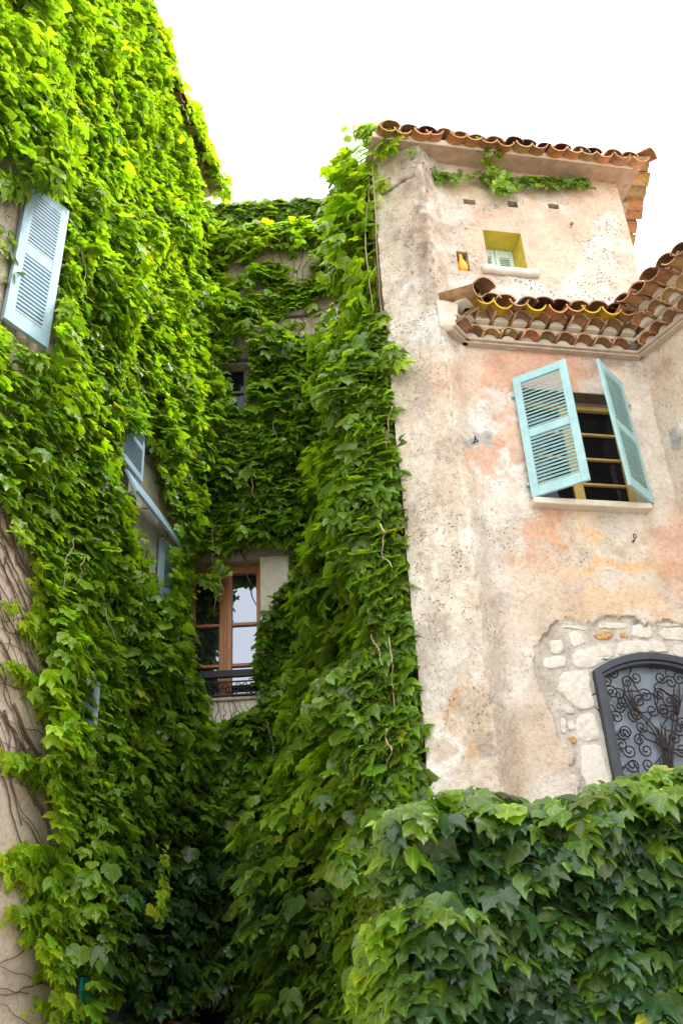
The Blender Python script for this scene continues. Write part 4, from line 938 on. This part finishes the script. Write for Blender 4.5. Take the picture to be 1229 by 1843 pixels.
# ================================================================== CREEPERS
def leaf_templates():
    half = [(0.13, -0.13), (0.34, -0.13), (0.53, 0.04), (0.57, 0.26), (0.66, 0.68), (0.40, 0.47), (0.27, 0.50), (0.21, 0.72), (0.07, 0.90)]
    out = []
    for k in range(6):
        r0 = random.Random(100+k); T = 1.0
        rib = [(0, 0.0), (0, 0.32), (0, 0.62), (0, T)]
        lobes = 1.0 if k < 4 else 0.55          # two variants are rounder, hardly lobed
        R_ = [(x*(1+r0.uniform(-.08, .08)), y+r0.uniform(-.03, .03)) for x, y in half]
        L_ = [(-x*(1+r0.uniform(-.08, .08)), y+r0.uniform(-.03, .03)) for x, y in half]
        if lobes < 1:
            for q in (R_, L_):
                sg = 1 if q[0][0] > 0 else -1
                q[4] = (0.55*sg, 0.46); q[5] = (0.45*sg, 0.52); q[6] = (0.36*sg, 0.62); q[7] = (0.24*sg, 0.80)
        pts = np.array(rib+R_+L_); n = len(half)
        a, b = r0.uniform(0.15, 0.45), r0.uniform(0.15, 0.45); w = r0.uniform(0.03, 0.08)
        x, y = pts[:, 0], pts[:, 1]
        z = -a*np.abs(x)**1.25-b*np.clip(y, 0, 1)**2+w*np.sin(np.arange(len(pts))*2.4+k)*(np.abs(x) > 0.2)+0.05*(np.abs(x) > 0.02)
        v = np.stack([x, y, z], 1)
        f = []
        for sgn, o in ((1, 4), (-1, 4+n)):
            p = lambda i: o+i
            tri = [(0, p(0), p(1)), (0, p(1), 1), (1, p(1), p(2)), (1, p(2), p(3)), (1, p(3), p(4)), (1, p(4), p(5)), (1, p(5), 2), (2, p(5), p(6)), (2, p(6), p(7)), (2, p(7), p(8)), (2, p(8), 3)]
            f += [t if sgn > 0 else t[::-1] for t in tri]
        f = np.array(f)
        # face winding: normal +z
        a_, b_, c_ = v[f[0][0]], v[f[0][1]], v[f[0][2]]
        if np.cross(b_-a_, c_-a_)[2] < 0: f = f[:, ::-1]
        shade = np.where(np.abs(x) < 0.02, 0.95, 1.14)
        out.append((v, f, shade))
    return out
TPL = leaf_templates()
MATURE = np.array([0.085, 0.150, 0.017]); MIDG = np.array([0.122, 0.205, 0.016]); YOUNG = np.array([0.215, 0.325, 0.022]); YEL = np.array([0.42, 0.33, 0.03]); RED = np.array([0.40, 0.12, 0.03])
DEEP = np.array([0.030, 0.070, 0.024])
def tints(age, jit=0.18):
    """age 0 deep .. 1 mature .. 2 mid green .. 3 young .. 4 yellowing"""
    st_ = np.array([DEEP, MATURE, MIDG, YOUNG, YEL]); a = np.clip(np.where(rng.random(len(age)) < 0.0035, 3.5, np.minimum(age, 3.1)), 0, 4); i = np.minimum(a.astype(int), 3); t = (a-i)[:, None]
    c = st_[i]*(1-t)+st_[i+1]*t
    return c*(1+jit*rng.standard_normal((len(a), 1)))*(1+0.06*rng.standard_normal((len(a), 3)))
def frames(nv, up_amt, roll_j, tilt_j, down=None):
    """leaf axes from outward vectors nv: normal tilts up, tip hangs down"""
    n_ = len(nv); up = np.array([0, 0, 1.0])
    Nn = nv*np.cos(up_amt)[:, None]+up*np.sin(up_amt)[:, None]+rng.standard_normal((n_, 3))*tilt_j
    Nn /= np.linalg.norm(Nn, axis=1)[:, None]
    T = -up+rng.standard_normal((n_, 3))*0.12
    if down is not None: T = down+rng.standard_normal((n_, 3))*0.12
    T = T-(T*Nn).sum(1)[:, None]*Nn; T /= np.linalg.norm(T, axis=1)[:, None]
    B = np.cross(T, Nn); ang = rng.standard_normal(n_)*roll_j
    T2 = T*np.cos(ang)[:, None]+B*np.sin(ang)[:, None]; B2 = np.cross(T2, Nn)
    return B2, T2, Nn
LEAFMESH = {}
def leaf_obj_mesh(k, c):
    """shared single-leaf meshes, colours snapped to a few steps"""
    key = (k, tuple(np.round(np.log(np.clip(c, 0.01, 1))*4).astype(int)))
    if key not in LEAFMESH:
        v, f, sh = TPL[k]; cc = np.concatenate([c[None]*sh[:, None], np.ones((len(v), 1))], 1)
        me = grid_mesh('leaf', v, f, cc, v*[1, 1, 0]); me.materials.append(MT['leaf']); LEAFMESH[key] = me
    return LEAFMESH[key]
def creeper(root, P, B, T, Nn, size, age, front, maxobj=300, stuff_name='foliage'):
    n_ = len(P); var = rng.integers(0, 4, n_); var = np.where(rng.random(n_) < 0.25, rng.integers(4, 6, n_), var)
    col = np.clip(tints(age), 0.004, 0.8)
    pr = proj(P+T*size[:, None]*0.5); dist = np.linalg.norm(P-EYE, axis=1)
    vis = (pr[:, 0] > 5) & (pr[:, 0] < W-5) & (pr[:, 1] > 5) & (pr[:, 1] < H-5)
    score = np.where(vis, size/dist*np.abs((Nn*((EYE-P)/dist[:, None])).sum(1))*(0.35+front), -1)
    # the outermost of each little cell first
    order = np.argsort(-score); pick = np.zeros(n_, bool); pick[order[:maxobj]] = True; pick &= vis
    wdt = 0.92+0.16*rng.random(n_)
    for i in np.nonzero(pick)[0]:
        M = np.eye(4); M[:3, 0] = B[i]*size[i]*wdt[i]; M[:3, 1] = T[i]*size[i]; M[:3, 2] = Nn[i]*size[i]; M[:3, 3] = P[i]
        inst('leaf', leaf_obj_mesh(int(var[i]), col[i]), Matrix(M.tolist()), root)
    rest = np.nonzero(~pick)[0]; Vs, Fs, Cs, Us = [], [], [], []; k0 = 0
    for k in range(6):
        ii = rest[var[rest] == k]
        if not len(ii): continue
        v, f, sh = TPL[k]
        jz = 1+0.35*rng.standard_normal((len(ii), 1))
        w_ = (v[None, :, 0:1]*(B[ii]*wdt[ii][:, None])[:, None]+v[None, :, 1:2]*T[ii][:, None]+(v[None, :, 2]*jz)[..., None]*Nn[ii][:, None])*size[ii][:, None, None]+P[ii][:, None]
        Vs.append(w_.reshape(-1, 3)); nv = len(v); Us.append(np.tile(v*[1, 1, 0], (len(ii), 1)))
        Fs.append((f[None]+(np.arange(len(ii))*nv)[:, None, None]+k0).reshape(-1, 3)); k0 += nv*len(ii)
        c = col[ii][:, None, :]*sh[None, :, None]; Cs.append(np.concatenate([c, np.ones(c.shape[:2]+(1,))], 2).reshape(-1, 4))
    me = grid_mesh(stuff_name, np.concatenate(Vs), np.concatenate(Fs), np.concatenate(Cs), np.concatenate(Us)); me.materials.append(MT['leaf'])
    o = bpy.data.objects.new(stuff_name, me); link(o, root); o['kind'] = 'stuff'
    return o
def wall_creeper(PL, n_, s0, s1, z0, z1, bulge, include, exclude, size, up=(34, 15), age_fn=None, depth=0.55, thin=None, tilt_j=0.18, roll_j=0.36):
    """leaves over an upright wall; bulge(s,z) is the outer surface of the foliage"""
    s_ = rng.uniform(s0, s1, n_); z_ = rng.uniform(z0, z1, n_)
    b = bulge(s_, z_); e = 0.05
    gs = (bulge(s_+e, z_)-bulge(s_-e, z_))/(2*e); gz = (bulge(s_, z_+e)-bulge(s_, z_-e))/(2*e)
    u = rng.random(n_)**1.0; nn = np.maximum(b*(1-depth*u), 0.02)
    P = PL.PA(s_, nn, z_); pr = proj(P)
    ok = inpoly(pr[:, 0], pr[:, 1], include) if include else np.ones(n_, bool)
    prm = proj(P+np.array([0, 0, -0.09]))
    for ex in exclude: ok &= ~inpoly(prm[:, 0], prm[:, 1], ex)
    if thin is not None: ok &= rng.random(n_) < thin(pr[:, 0], pr[:, 1], s_, z_)
    gs = np.clip(gs, -1.2, 1.2); gz = np.clip(gz, -1.2, 1.2)
    nv = PL.n[None]-gs[:, None]*PL.d[None]*0.8-gz[:, None]*np.array([[0, 0, 1.0]])*0.5
    nv /= np.linalg.norm(nv, axis=1)[:, None]
    ua = np.radians(up[0]+up[1]*rng.standard_normal(n_))
    B, T, Nn = frames(nv, ua, roll_j, tilt_j)
    sz = size*np.exp(np.clip(0.32*rng.standard_normal(n_)-0.03, -1, 0.28))
    age = age_fn(pr[:, 0], pr[:, 1], s_, z_) if age_fn else np.full(n_, 1.5)
    age = age+0.5*rng.standard_normal(n_)
    i = np.nonzero(ok)[0]
    return P[i], B[i], T[i], Nn[i], sz[i], age[i], (1-u)[i]
def cat(*parts): return [np.concatenate(q) for q in zip(*parts)]

LEAF = 0.145
# --- left wall
LPOLY = [(-500, -700), (290, -700), (283, 60), (300, 110), (330, 230), (350, 300), (372, 350), (395, 420), (420, 470), (415, 600), (400, 700), (380, 850), (350, 1000), (338, 1040), (345, 1200), (372, 1260), (385, 1310), (400, 1420), (400, 1900),
         (95, 2000), (100, 1790), (75, 1700), (95, 1640), (85, 1580), (105, 1480), (85, 1400), (80, 1330), (100, 1290), (88, 1210), (98, 1130), (88, 1080), (62, 1000), (32, 960), (0, 888), (-500, 700)]
X_SH1 = [(-300, 280), (15, 290), (46, 322), (128, 380), (96, 650), (80, 652), (-10, 600), (-300, 560)]
X_SH2 = [(214, 868), (212, 815), (230, 775), (262, 790), (282, 830), (290, 890), (315, 938), (332, 990), (310, 1002), (308, 1090), (286, 1090), (280, 1050), (262, 1040), (240, 985), (232, 920)]
X_POST = [(180, 1222), (190, 1222), (192, 1262), (183, 1266)]
X_FW = [(336, 1035), (345, 1008), (460, 985), (535, 990), (525, 1055), (485, 1088), (468, 1150), (462, 1225), (470, 1268), (448, 1290), (385, 1315), (366, 1312), (372, 1262), (350, 1215), (340, 1120)]
X_UW = [(404, 660), (452, 640), (454, 720), (440, 748), (420, 742)]
X_TEAL = [(116, 1772), (150, 1752), (156, 1800), (150, 1900), (114, 1900)]
X_GREY = [(182, 1800), (205, 1785), (236, 1808), (240, 1860), (180, 1860)]
def bulgeL(s, z):
    v = fbm(s*1.5, z*0.55, 5, 3); w = fbm(s*4.0, z*1.6, 15, 2)
    lo = np.clip((6-z)/5, 0, 1)
    c = np.clip((fbm(s*2.6+1, z*1.15, 6, 3)-0.42)*3.2, 0, 1)
    return 0.09+0.32*np.clip(v-0.25, 0, 1)*1.3+0.34*c+0.14*(w-0.4)+0.10*lo
def age_lightL(px, py, s, z):
    return 1.75+np.clip((z-4.5)/8.0, 0, 1)*0.55+0.5*(fbm(s*1.2, z*0.8, 23)-0.5)+0.9*np.clip((200-px)/100, 0, 1)*np.clip((py-850)/200, 0, 1)-1.7*np.clip((px-165-30*vnoise(py/40, py*0, 5))/60, 0, 1)*np.clip((py-1440-50*vnoise(px/30, px*0, 6))/90, 0, 1)  # lower left: lighter green leaves, with light from the left front put into tint
iv = thing('wall_creeper', 'dense creeper covering the tall wall on the left, bright yellow green towards the top', 'climbing plant', tuple(LEFT.P(-2, 0.1, 0)))
a = wall_creeper(LEFT, 44000, -8.0, 0.15, 1.2, zL+0.1, bulgeL, LPOLY, [X_SH1, X_SH2, X_POST, X_FW, X_TEAL, X_GREY], LEAF*0.92, (54, 15), age_lightL, depth=0.85)
# roof edge leaves
n_ = 1000; s_ = rng.uniform(-7, 0.1, n_); cl = fbm(s_*1.1, s_*0, 71, 3); keep = (cl > 0.44) | (s_ > -1.3); s_ = s_[keep]
n_ = len(s_); off_ = rng.uniform(0.10, 0.42, n_); zr = zE+0.34-0.6*np.clip(off_-0.15, 0, 1)+rng.uniform(-0.25, 0.14, n_)
P = LEFT.PA(s_, off_, zr); nv = np.tile(LEFT.n*0.7+[0, 0, 0.7], (n_, 1)); B, T, Nn = frames(nv, np.radians(rng.normal(20, 20, n_)), 0.6, 0.35)
b = (P, B, T, Nn, 0.16*np.exp(0.25*rng.standard_normal(n_)), rng.normal(2.7, 0.5, n_), rng.random(n_))
# creeping sprigs on the bare wall: young leaves
def sprig(PL, pxs, n_, size, age=(3.0, 0.35), n0=0.04, spread=9, hang=14):
    pts = np.array(pxs, float); t = np.sort(rng.random(n_))**0.8*(len(pts)-1)
    px = np.interp(t, range(len(pts)), pts[:, 0])+rng.normal(0, spread, n_); py = np.interp(t, range(len(pts)), pts[:, 1])+np.abs(rng.normal(0, hang, n_))
    P = np.array([PL.hit(x, y, n0+0.07*rng.random()) for x, y in zip(px, py)])
    grow = 0.45+0.55*t/(len(pts)-1)
    B, T, Nn = frames(np.tile(PL.n, (n_, 1)), np.radians(rng.normal(20, 14, n_)), 0.5, 0.3)
    return P, B, T, Nn, size*grow*np.exp(0.2*rng.standard_normal(n_)), rng.normal(age[0], age[1], n_)+0.5*(1-grow), rng.random(n_)*0.5+0.5
SPR = [[(8, 1180), (40, 1200), (70, 1215), (100, 1245), (110, 1270)], [(22, 1080), (45, 1100), (70, 1115), (92, 1130), (105, 1160)], [(0, 1345), (25, 1352), (55, 1362), (85, 1380), (105, 1400)], [(60, 1020), (70, 1050), (85, 1075), (98, 1100)],
       [(0, 1545), (20, 1532), (50, 1525), (85, 1520), (100, 1545)], [(5, 1625), (30, 1630), (60, 1632), (85, 1640)], [(30, 1665), (60, 1668), (80, 1680)], [(55, 1800), (75, 1795), (100, 1800)], [(55, 1722), (70, 1722), (85, 1730)], [(20, 1555), (60, 1570), (90, 1600)]]
sp_ = [sprig(LEFT, q, k, 0.165 if k > 20 else 0.11) for q, k in zip(SPR, (95, 70, 95, 36, 95, 55, 14, 18, 8, 50))]
sp_ += [sprig(LEFT, [(-10, 380), (8, 400), (25, 440), (22, 500)], 26, 0.10, (1.8, .4), n0=0.06, spread=9), sprig(LEFT, [(0, 300), (20, 315), (40, 330)], 60, 0.15, (2.2, .4), n0=0.15, spread=14)]
sp_.append(sprig(LEFT, [(250, 940), (262, 965), (266, 1000), (258, 1030)], 40, 0.10, n0=0.12, spread=7, hang=8)); sp_.append(sprig(LEFT, [(305, 960), (322, 1000), (325, 1050), (318, 1100)], 80, 0.11, (2.7, .4), n0=0.25, spread=9))
sp_.append(sprig(LEFT, [(195, 1740), (200, 1765), (208, 1785)], 60, 0.09, (3.1, .3), n0=0.2, spread=7)); sp_.append(sprig(LEFT, [(296, 1510), (298, 1560), (292, 1600), (290, 1640)], 60, 0.085, (3.2, .2), n0=0.75, spread=5, hang=4))
sp_.append(sprig(LEFT, [(120, 1760), (138, 1790), (140, 1840)], 26, 0.12, (2.6, .4), n0=0.26, spread=14, hang=14)); sp_.append(sprig(LEFT, [(225, 1690), (240, 1730), (245, 1760)], 50, 0.10, (2.9, .3), n0=0.3, spread=10)); sp_.append(sprig(LEFT, [(0, 420), (20, 470), (25, 520)], 8, 0.08, (2.2, .3), n0=0.03, spread=8))
al = cat(a, b, *sp_); print('left leaves', len(al[0])); creeper(iv, *al)
# bare stems on the left wall
def stem_on(PL, x0, y0, x1, y1, r0=0.009, wob=14, n0=0.0, segs=16, root=None, mt='bark'):
    t = np.linspace(0, 1, segs); k = random.uniform(0, 99)
    px = x0+(x1-x0)*t+wob*(fbm(t*3+k, t*0+k, 3, 3)-0.5)*2*np.sin(math.pi*np.clip(t, 0.02, 1)); py = y0+(y1-y0)*t+wob*(fbm(t*3+k, t*0+k+9, 7, 3)-0.5)*2*np.sin(math.pi*np.clip(t, 0.02, 1))
    q = MB(); q.tube([PL.hit(a_, b_, n0+r0) for a_, b_ in zip(px, py)], r0, 5, r0*0.5); q.build('stem', MT[mt], root or iv, smooth=True)
for k in range(46):
    x = random.uniform(-60, 60); y = 880+random.uniform(0, 430)+max(0, x)*1.4
    L_ = random.uniform(120, 300); stem_on(LEFT, x, y, x+L_*random.uniform(0.3, 0.5), y+L_, random.choice([0.004, 0.005, 0.006, 0.008, 0.010, 0.015]), 22)
for k in range(16):
    x = random.uniform(-20, 60); y = 1000+random.uniform(0, 800); stem_on(LEFT, x+70, y+random.uniform(10, 60), x-40, y, random.uniform(0.003, 0.006), 20)
for x, y, u, v in [(0, 1790, 80, 1770), (0, 1735, 75, 1700), (40, 1470, 85, 1540), (10, 1640, 70, 1660)]: stem_on(LEFT, u, v, x, y, 0.007, 12)

# --- end wall
ivm = thing('wall_creeper', 'dark green creeper on the shaded end wall around the french window', 'climbing plant', (-0.9, 11.8, 0))
MPOLY = [(330, 380), (610, 380), (640, 600), (700, 900), (760, 1300), (780, 1500), (760, 1900), (200, 1900), (300, 1500), (330, 1300), (330, 1000)]
def bulgeM(s, z):
    v = fbm(s*1.6+7, z*0.9, 33, 3); w = fbm(s*4+3, z*2.2, 35, 2); lo = np.clip((5.2-z)/2.5, 0, 1)
    c = np.clip((fbm(s*2.4+5, z*2.2, 36, 3)-0.42)*3.2, 0, 1)
    return 0.08+0.28*np.clip(v-0.28, 0, 1)*1.2+0.34*c+0.14*(w-0.4)+0.30*lo
def thinM(px, py, s, z):
    t = np.ones(len(px)); pat_ = fbm(s*2.2, z*2.6, 45, 3)
    t = np.where((py < 600), np.clip((pat_-0.42)*7, 0.03, 1), t)
    t = np.where((py > 560) & (py < 680) & (px < 480), np.clip((pat_-0.48)*7, 0.05, 0.8), t)
    return t
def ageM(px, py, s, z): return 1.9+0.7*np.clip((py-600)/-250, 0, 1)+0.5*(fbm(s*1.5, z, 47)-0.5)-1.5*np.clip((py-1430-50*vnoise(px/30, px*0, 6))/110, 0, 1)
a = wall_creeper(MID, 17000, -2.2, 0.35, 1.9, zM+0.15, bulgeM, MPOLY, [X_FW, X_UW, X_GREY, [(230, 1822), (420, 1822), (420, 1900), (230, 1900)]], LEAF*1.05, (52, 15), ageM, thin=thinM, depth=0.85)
n_ = 420; s_ = rng.uniform(-2.1, 0.2, n_); zr = zM+0.05+0.25*(fbm(s_*2, s_*0, 81)-0.4)+rng.uniform(-0.3, 0.15, n_)
P = MID.PA(s_, rng.uniform(0.02, 0.3, n_), zr); B, T, Nn = frames(np.tile(MID.n*0.8+[0, 0, 0.5], (n_, 1)), np.radians(rng.normal(25, 20, n_)), 0.6, 0.3)
b = (P, B, T, Nn, 0.18*np.exp(0.2*rng.standard_normal(n_)), rng.normal(3.0, 0.4, n_), rng.random(n_))  # ridge leaves take the young tint to stand for sunlight on them
hang = sprig(MID, [(350, 1030), (365, 1035), (390, 1030), (398, 1000)], 90, 0.095, (2.6, .4), n0=0.15, spread=10, hang=14)
hang2 = sprig(MID, [(394, 1025), (394, 1050), (393, 1075)], 22, 0.06, (2.8, .3), n0=0.18, spread=2, hang=4)
hang3 = sprig(MID, [(545, 1800), (540, 1760), (535, 1780)], 60, 0.11, (3.0, .3), n0=0.6, spread=14, hang=20)
am = cat(a, b, hang, hang2, hang3); print('mid leaves', len(am[0])); creeper(ivm, *am)
for k in range(5):
    x = random.uniform(410, 590); stem_on(MID, x, 640, x+random.uniform(-60, 60), 445, 0.010, 50, root=ivm, mt='bark')
for k in range(12):
    x = random.uniform(385, 455); stem_on(MID, x, 1310, x+random.uniform(-50, 50), 1262, 0.006, 14, n0=0.02, root=ivm, mt='bark')
stem_on(MID, 434, 990, 452, 1052, 0.014, 6, n0=0.1, root=ivm, mt='bark')

# --- side of the stone house
ivs = thing('wall_creeper', 'thick creeper climbing the left side of the stone house up to its roof corner', 'climbing plant', tuple(SIDE.P(1.5, 0.2, 0)))
def bulgeS(s, z):
    v = fbm(s*1.3+3, z*0.8, 53, 3); w = fbm(s*3.5, z*2, 55, 2)
    lo = 0.6*np.clip((7.6-z)/2.2, 0, 1)+0.65*np.clip((6.7-z)/0.7, 0, 1)*np.clip((s-0.6)/1.2, 0, 1); lo2 = np.clip((5.6-z)/2.0, 0, 1); nearf = np.clip((s+0.25)/0.9, 0.0, 1)
    c = np.clip((fbm(s*2.4+2, z*1.6, 56, 3)-0.42)*3.2, 0, 1)
    b0 = 0.08+0.34*np.clip(v-0.25, 0, 1)*1.3+0.45*c+0.12*(w-0.4)
    return np.maximum(b0*(0.6+0.4*nearf)+lo*nearf*0.30+lo2*nearf*(0.35+0.5*(fbm(s*0.9, z*0.9, 57)-0.4)), 0.05)
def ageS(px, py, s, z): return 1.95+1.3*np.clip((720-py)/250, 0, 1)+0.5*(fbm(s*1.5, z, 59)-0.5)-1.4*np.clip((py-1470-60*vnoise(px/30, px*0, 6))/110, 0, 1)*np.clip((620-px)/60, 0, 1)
def thinS(px, py, s, z):
    t = np.ones(len(px)); t = np.where(z > 8.2, np.clip((fbm(s*2.4, z*1.2, 58, 3)-0.46)*7, 0.02, 1), t); return t
SPOLY = [(560, 150), (700, 200), (690, 560), (722, 640), (716, 760), (728, 850), (742, 1000), (756, 1120), (768, 1250), (785, 1440), (800, 1900), (300, 1900), (380, 1500), (430, 1330), (475, 1260), (470, 1130), (500, 1075), (530, 1010), (545, 900), (560, 600), (570, 450)]
ncap = 2600; s_ = np.abs(rng.normal(0, 0.14, ncap)); z_ = rng.uniform(1.5, 8.3, ncap); bb = bulgeS(s_+0.25, z_); nn_ = bb*rng.random(ncap)
Pc = SIDE.PA(s_, nn_, z_); Bc, Tc, Nc = frames(np.tile(SIDE.n*0.45+np.array([0.1, -0.85, 0]), (ncap, 1)), np.radians(rng.normal(34, 16, ncap)), 0.5, 0.25)
capl = (Pc, Bc, Tc, Nc, LEAF*0.85*np.exp(0.25*rng.standard_normal(ncap)), rng.normal(1.5, 0.45, ncap), rng.random(ncap))
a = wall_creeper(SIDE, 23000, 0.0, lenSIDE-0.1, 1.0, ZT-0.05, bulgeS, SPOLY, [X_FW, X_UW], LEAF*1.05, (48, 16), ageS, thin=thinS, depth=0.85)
n_ = 560; s_ = rng.uniform(-0.1, 1.2, n_); P = SIDE.PA(s_, np.abs(rng.normal(0.18, 0.2, n_)), ZT-np.abs(rng.normal(0, 0.8, n_))+0.25); 
B, T, Nn = frames(np.tile(SIDE.n*0.5-np.array([0, 0.6, 0])+[0, 0, 0.4], (n_, 1)), np.radians(rng.normal(20, 22, n_)), 0.6, 0.35)
pr = proj(P); ok = inpoly(pr[:, 0], pr[:, 1], [(575, 180), (692, 215), (690, 330), (672, 420), (668, 570), (590, 600), (585, 400)])
b = tuple(q[ok] for q in (P, B, T, Nn, 0.15*np.exp(0.2*rng.standard_normal(n_)), rng.normal(2.8, 0.4, n_), rng.random(n_)))
top = sprig(ST, [(640, 238), (655, 222), (668, 222), (680, 228), (690, 240)], 130, 0.15, (2.8, .4), n0=0.15, spread=12, hang=18)
fan = sprig(ST, [(690, 610), (700, 622), (712, 628)], 34, 0.14, (2.4, .3), n0=0.08, spread=10, hang=14)
edge_ = sprig(ST, [(675, 310), (683, 318), (690, 325)], 14, 0.09, (3.4, .3), n0=0.04, spread=6, hang=10)
as_ = cat(a, capl, b, top, fan, edge_); print('side leaves', len(as_[0])); creeper(ivs, *as_)
stem_on(ST, 650, 290, 664, 330, 0.010, 6, n0=0.05, root=ivs, mt='twig'); stem_on(ST, 664, 330, 657, 420, 0.009, 6, n0=0.05, root=ivs, mt='twig'); stem_on(ST, 657, 420, 672, 560, 0.008, 8, n0=0.04, root=ivs, mt='twig')
for k in range(10): x = random.uniform(612, 670); stem_on(SIDE, x+25, 640, x, 300, 0.012, 12, root=ivs, mt='twig')

# --- sprig under the top eave
ive = thing('eave_creeper', 'green creeper strands hanging under the top eave of the stone house', 'climbing plant', tuple(F.P(0.8, 0.1, ZT)))
e1 = sprig(F, [(752, 285), (775, 300), (800, 312), (830, 312)], 70, 0.075, (1.4, .4), n0=0.05, spread=8, hang=7)
e2 = sprig(F, [(830, 305), (870, 312), (910, 318), (960, 318), (1010, 318), (1055, 320)], 260, 0.085, (1.2, .4), n0=0.05, spread=9, hang=8)
e3 = sprig(F, [(868, 275), (884, 292), (895, 308), (905, 325), (916, 334)], 110, 0.085, (2.4, .4), n0=0.12, spread=8, hang=6)
e4 = sprig(F, [(858, 268), (880, 268), (900, 270)], 26, 0.07, (1.6, .4), n0=0.22, spread=8, hang=5)
e5 = sprig(F, [(735, 270), (742, 268)], 7, 0.06, (2.6, .4), n0=0.2, spread=4, hang=4); e6 = sprig(F, [(866, 244), (872, 245)], 7, 0.07, (2.8, .4), n0=0.25, spread=5, hang=3)
creeper(ive, *cat(e1, e2, e3, e4, e5, e6))
# --- far wall fringe
ivf = thing('eave_creeper', 'dark creeper fringe along the far wall top against the sky', 'climbing plant', tuple(FAR.P(-1.3, 0.1, zF)))
n_ = 1500; s_ = rng.uniform(-3.4, 0.9, n_); zr = zF+0.12-np.abs(rng.normal(0, 0.38, n_))*(0.7+0.9*fbm(s_*1.2, s_*0, 83)); P = FAR.PA(s_, rng.uniform(0.02, 0.25, n_), zr)
B, T, Nn = frames(np.tile(FAR.n, (n_, 1)), np.radians(rng.normal(30, 18, n_)), 0.5, 0.25)
pr = proj(P); ok = (pr[:, 0] < 470) | (pr[:, 1] < 402+12*vnoise(s_*3, s_*0, 3))
creeper(ivf, *[q[ok] for q in (P, B, T, Nn, 0.20*np.exp(0.2*rng.standard_normal(n_)), rng.normal(1.4, 0.5, n_), rng.random(n_))])

# --- hedge of creeper on the garden wall
ivh = thing('wall_creeper', 'dark glossy creeper hedge with large leaves over the garden wall at lower right', 'climbing plant', tuple(HG.P(hs0+1.5, 0, 0)))
HPOLY = [(690, 1475), (740, 1460), (790, 1440), (850, 1430), (905, 1442), (965, 1462), (1010, 1446), (1080, 1425), (1150, 1405), (1229, 1392), (1500, 1340), (1600, 2400), (500, 2400), (640, 1780), (665, 1660), (690, 1560)]
_zt = np.array([HG.sz(*q, 0.1) for q in HPOLY[:11]]); ztop = lambda s: np.interp(s, _zt[:, 0], _zt[:, 1])
def bulgeH(s, z):
    v = fbm(s*1.7+11, z*1.7, 63, 3); w = fbm(s*4.5, z*4, 65, 2); r_ = np.clip((ztop(s)+0.12-z)/0.5, 0, 1)
    l = np.clip((s-hs0+0.25)/0.45, 0, 1)
    return np.maximum((0.14+0.30*np.clip(v-0.25, 0, 1)*1.3+0.24*np.clip((fbm(s*3.2+4, z*3.2, 66, 3)-0.42)*3.2, 0, 1)+0.10*(w-0.4))*np.sqrt(np.clip(1-(1-r_)**2, 0, 1))*np.sqrt(np.clip(1-(1-l)**2, 0, 1))+0.03*1, 0.02)
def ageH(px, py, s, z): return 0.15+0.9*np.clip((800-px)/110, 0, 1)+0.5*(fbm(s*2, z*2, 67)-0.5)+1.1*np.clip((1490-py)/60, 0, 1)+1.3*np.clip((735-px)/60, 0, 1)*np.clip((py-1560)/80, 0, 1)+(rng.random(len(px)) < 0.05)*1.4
HPOLY2 = [(x, y-14) if y < 1500 else (x, y) for x, y in HPOLY]
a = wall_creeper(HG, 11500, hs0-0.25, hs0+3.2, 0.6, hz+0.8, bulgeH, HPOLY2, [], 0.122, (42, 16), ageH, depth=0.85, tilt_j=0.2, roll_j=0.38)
n_ = 700; s_ = rng.uniform(hs0-0.2, hs0+3.2, n_); P = HG.PA(s_, rng.uniform(-0.25, 0.18, n_), ztop(s_)-0.04+0.11*rng.standard_normal(n_))
B, T, Nn = frames(np.tile(HG.n*0.5+[0, 0, 0.6], (n_, 1)), np.radians(rng.normal(25, 18, n_)), 0.8, 0.3); pr = proj(P)
ok = inpoly(pr[:, 0], pr[:, 1]+18*rng.random(n_), HPOLY)
b = tuple(q[ok] for q in (P, B, T, Nn, 0.125*np.exp(0.2*rng.standard_normal(n_)), rng.normal(1.5, 0.5, n_), rng.random(n_)))
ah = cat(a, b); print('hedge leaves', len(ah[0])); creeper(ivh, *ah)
for k in range(14):
    x = random.uniform(760, 1200); y = random.uniform(1550, 1800); stem_on(HG, x, y, x+random.uniform(-60, 60), y-random.uniform(40, 120), 0.004, 10, n0=0.1, root=ivh, mt='bark')
for PLr, root, n_r, xr, yr in ((LEFT, iv, 16, (120, 330), (150, 1600)), (MID, ivm, 8, (350, 560), (620, 1700)), (SIDE, ivs, 10, (560, 720), (650, 1500))):
    for k in range(n_r):
        x, y = random.uniform(*xr), random.uniform(*yr); stem_on(PLr, x, y, x+random.uniform(-25, 25), y+random.uniform(50, 130), random.uniform(0.004, 0.008), 18, n0=random.uniform(0.22, 0.42), root=root, mt='twig')
print('objects', len(scn.objects))
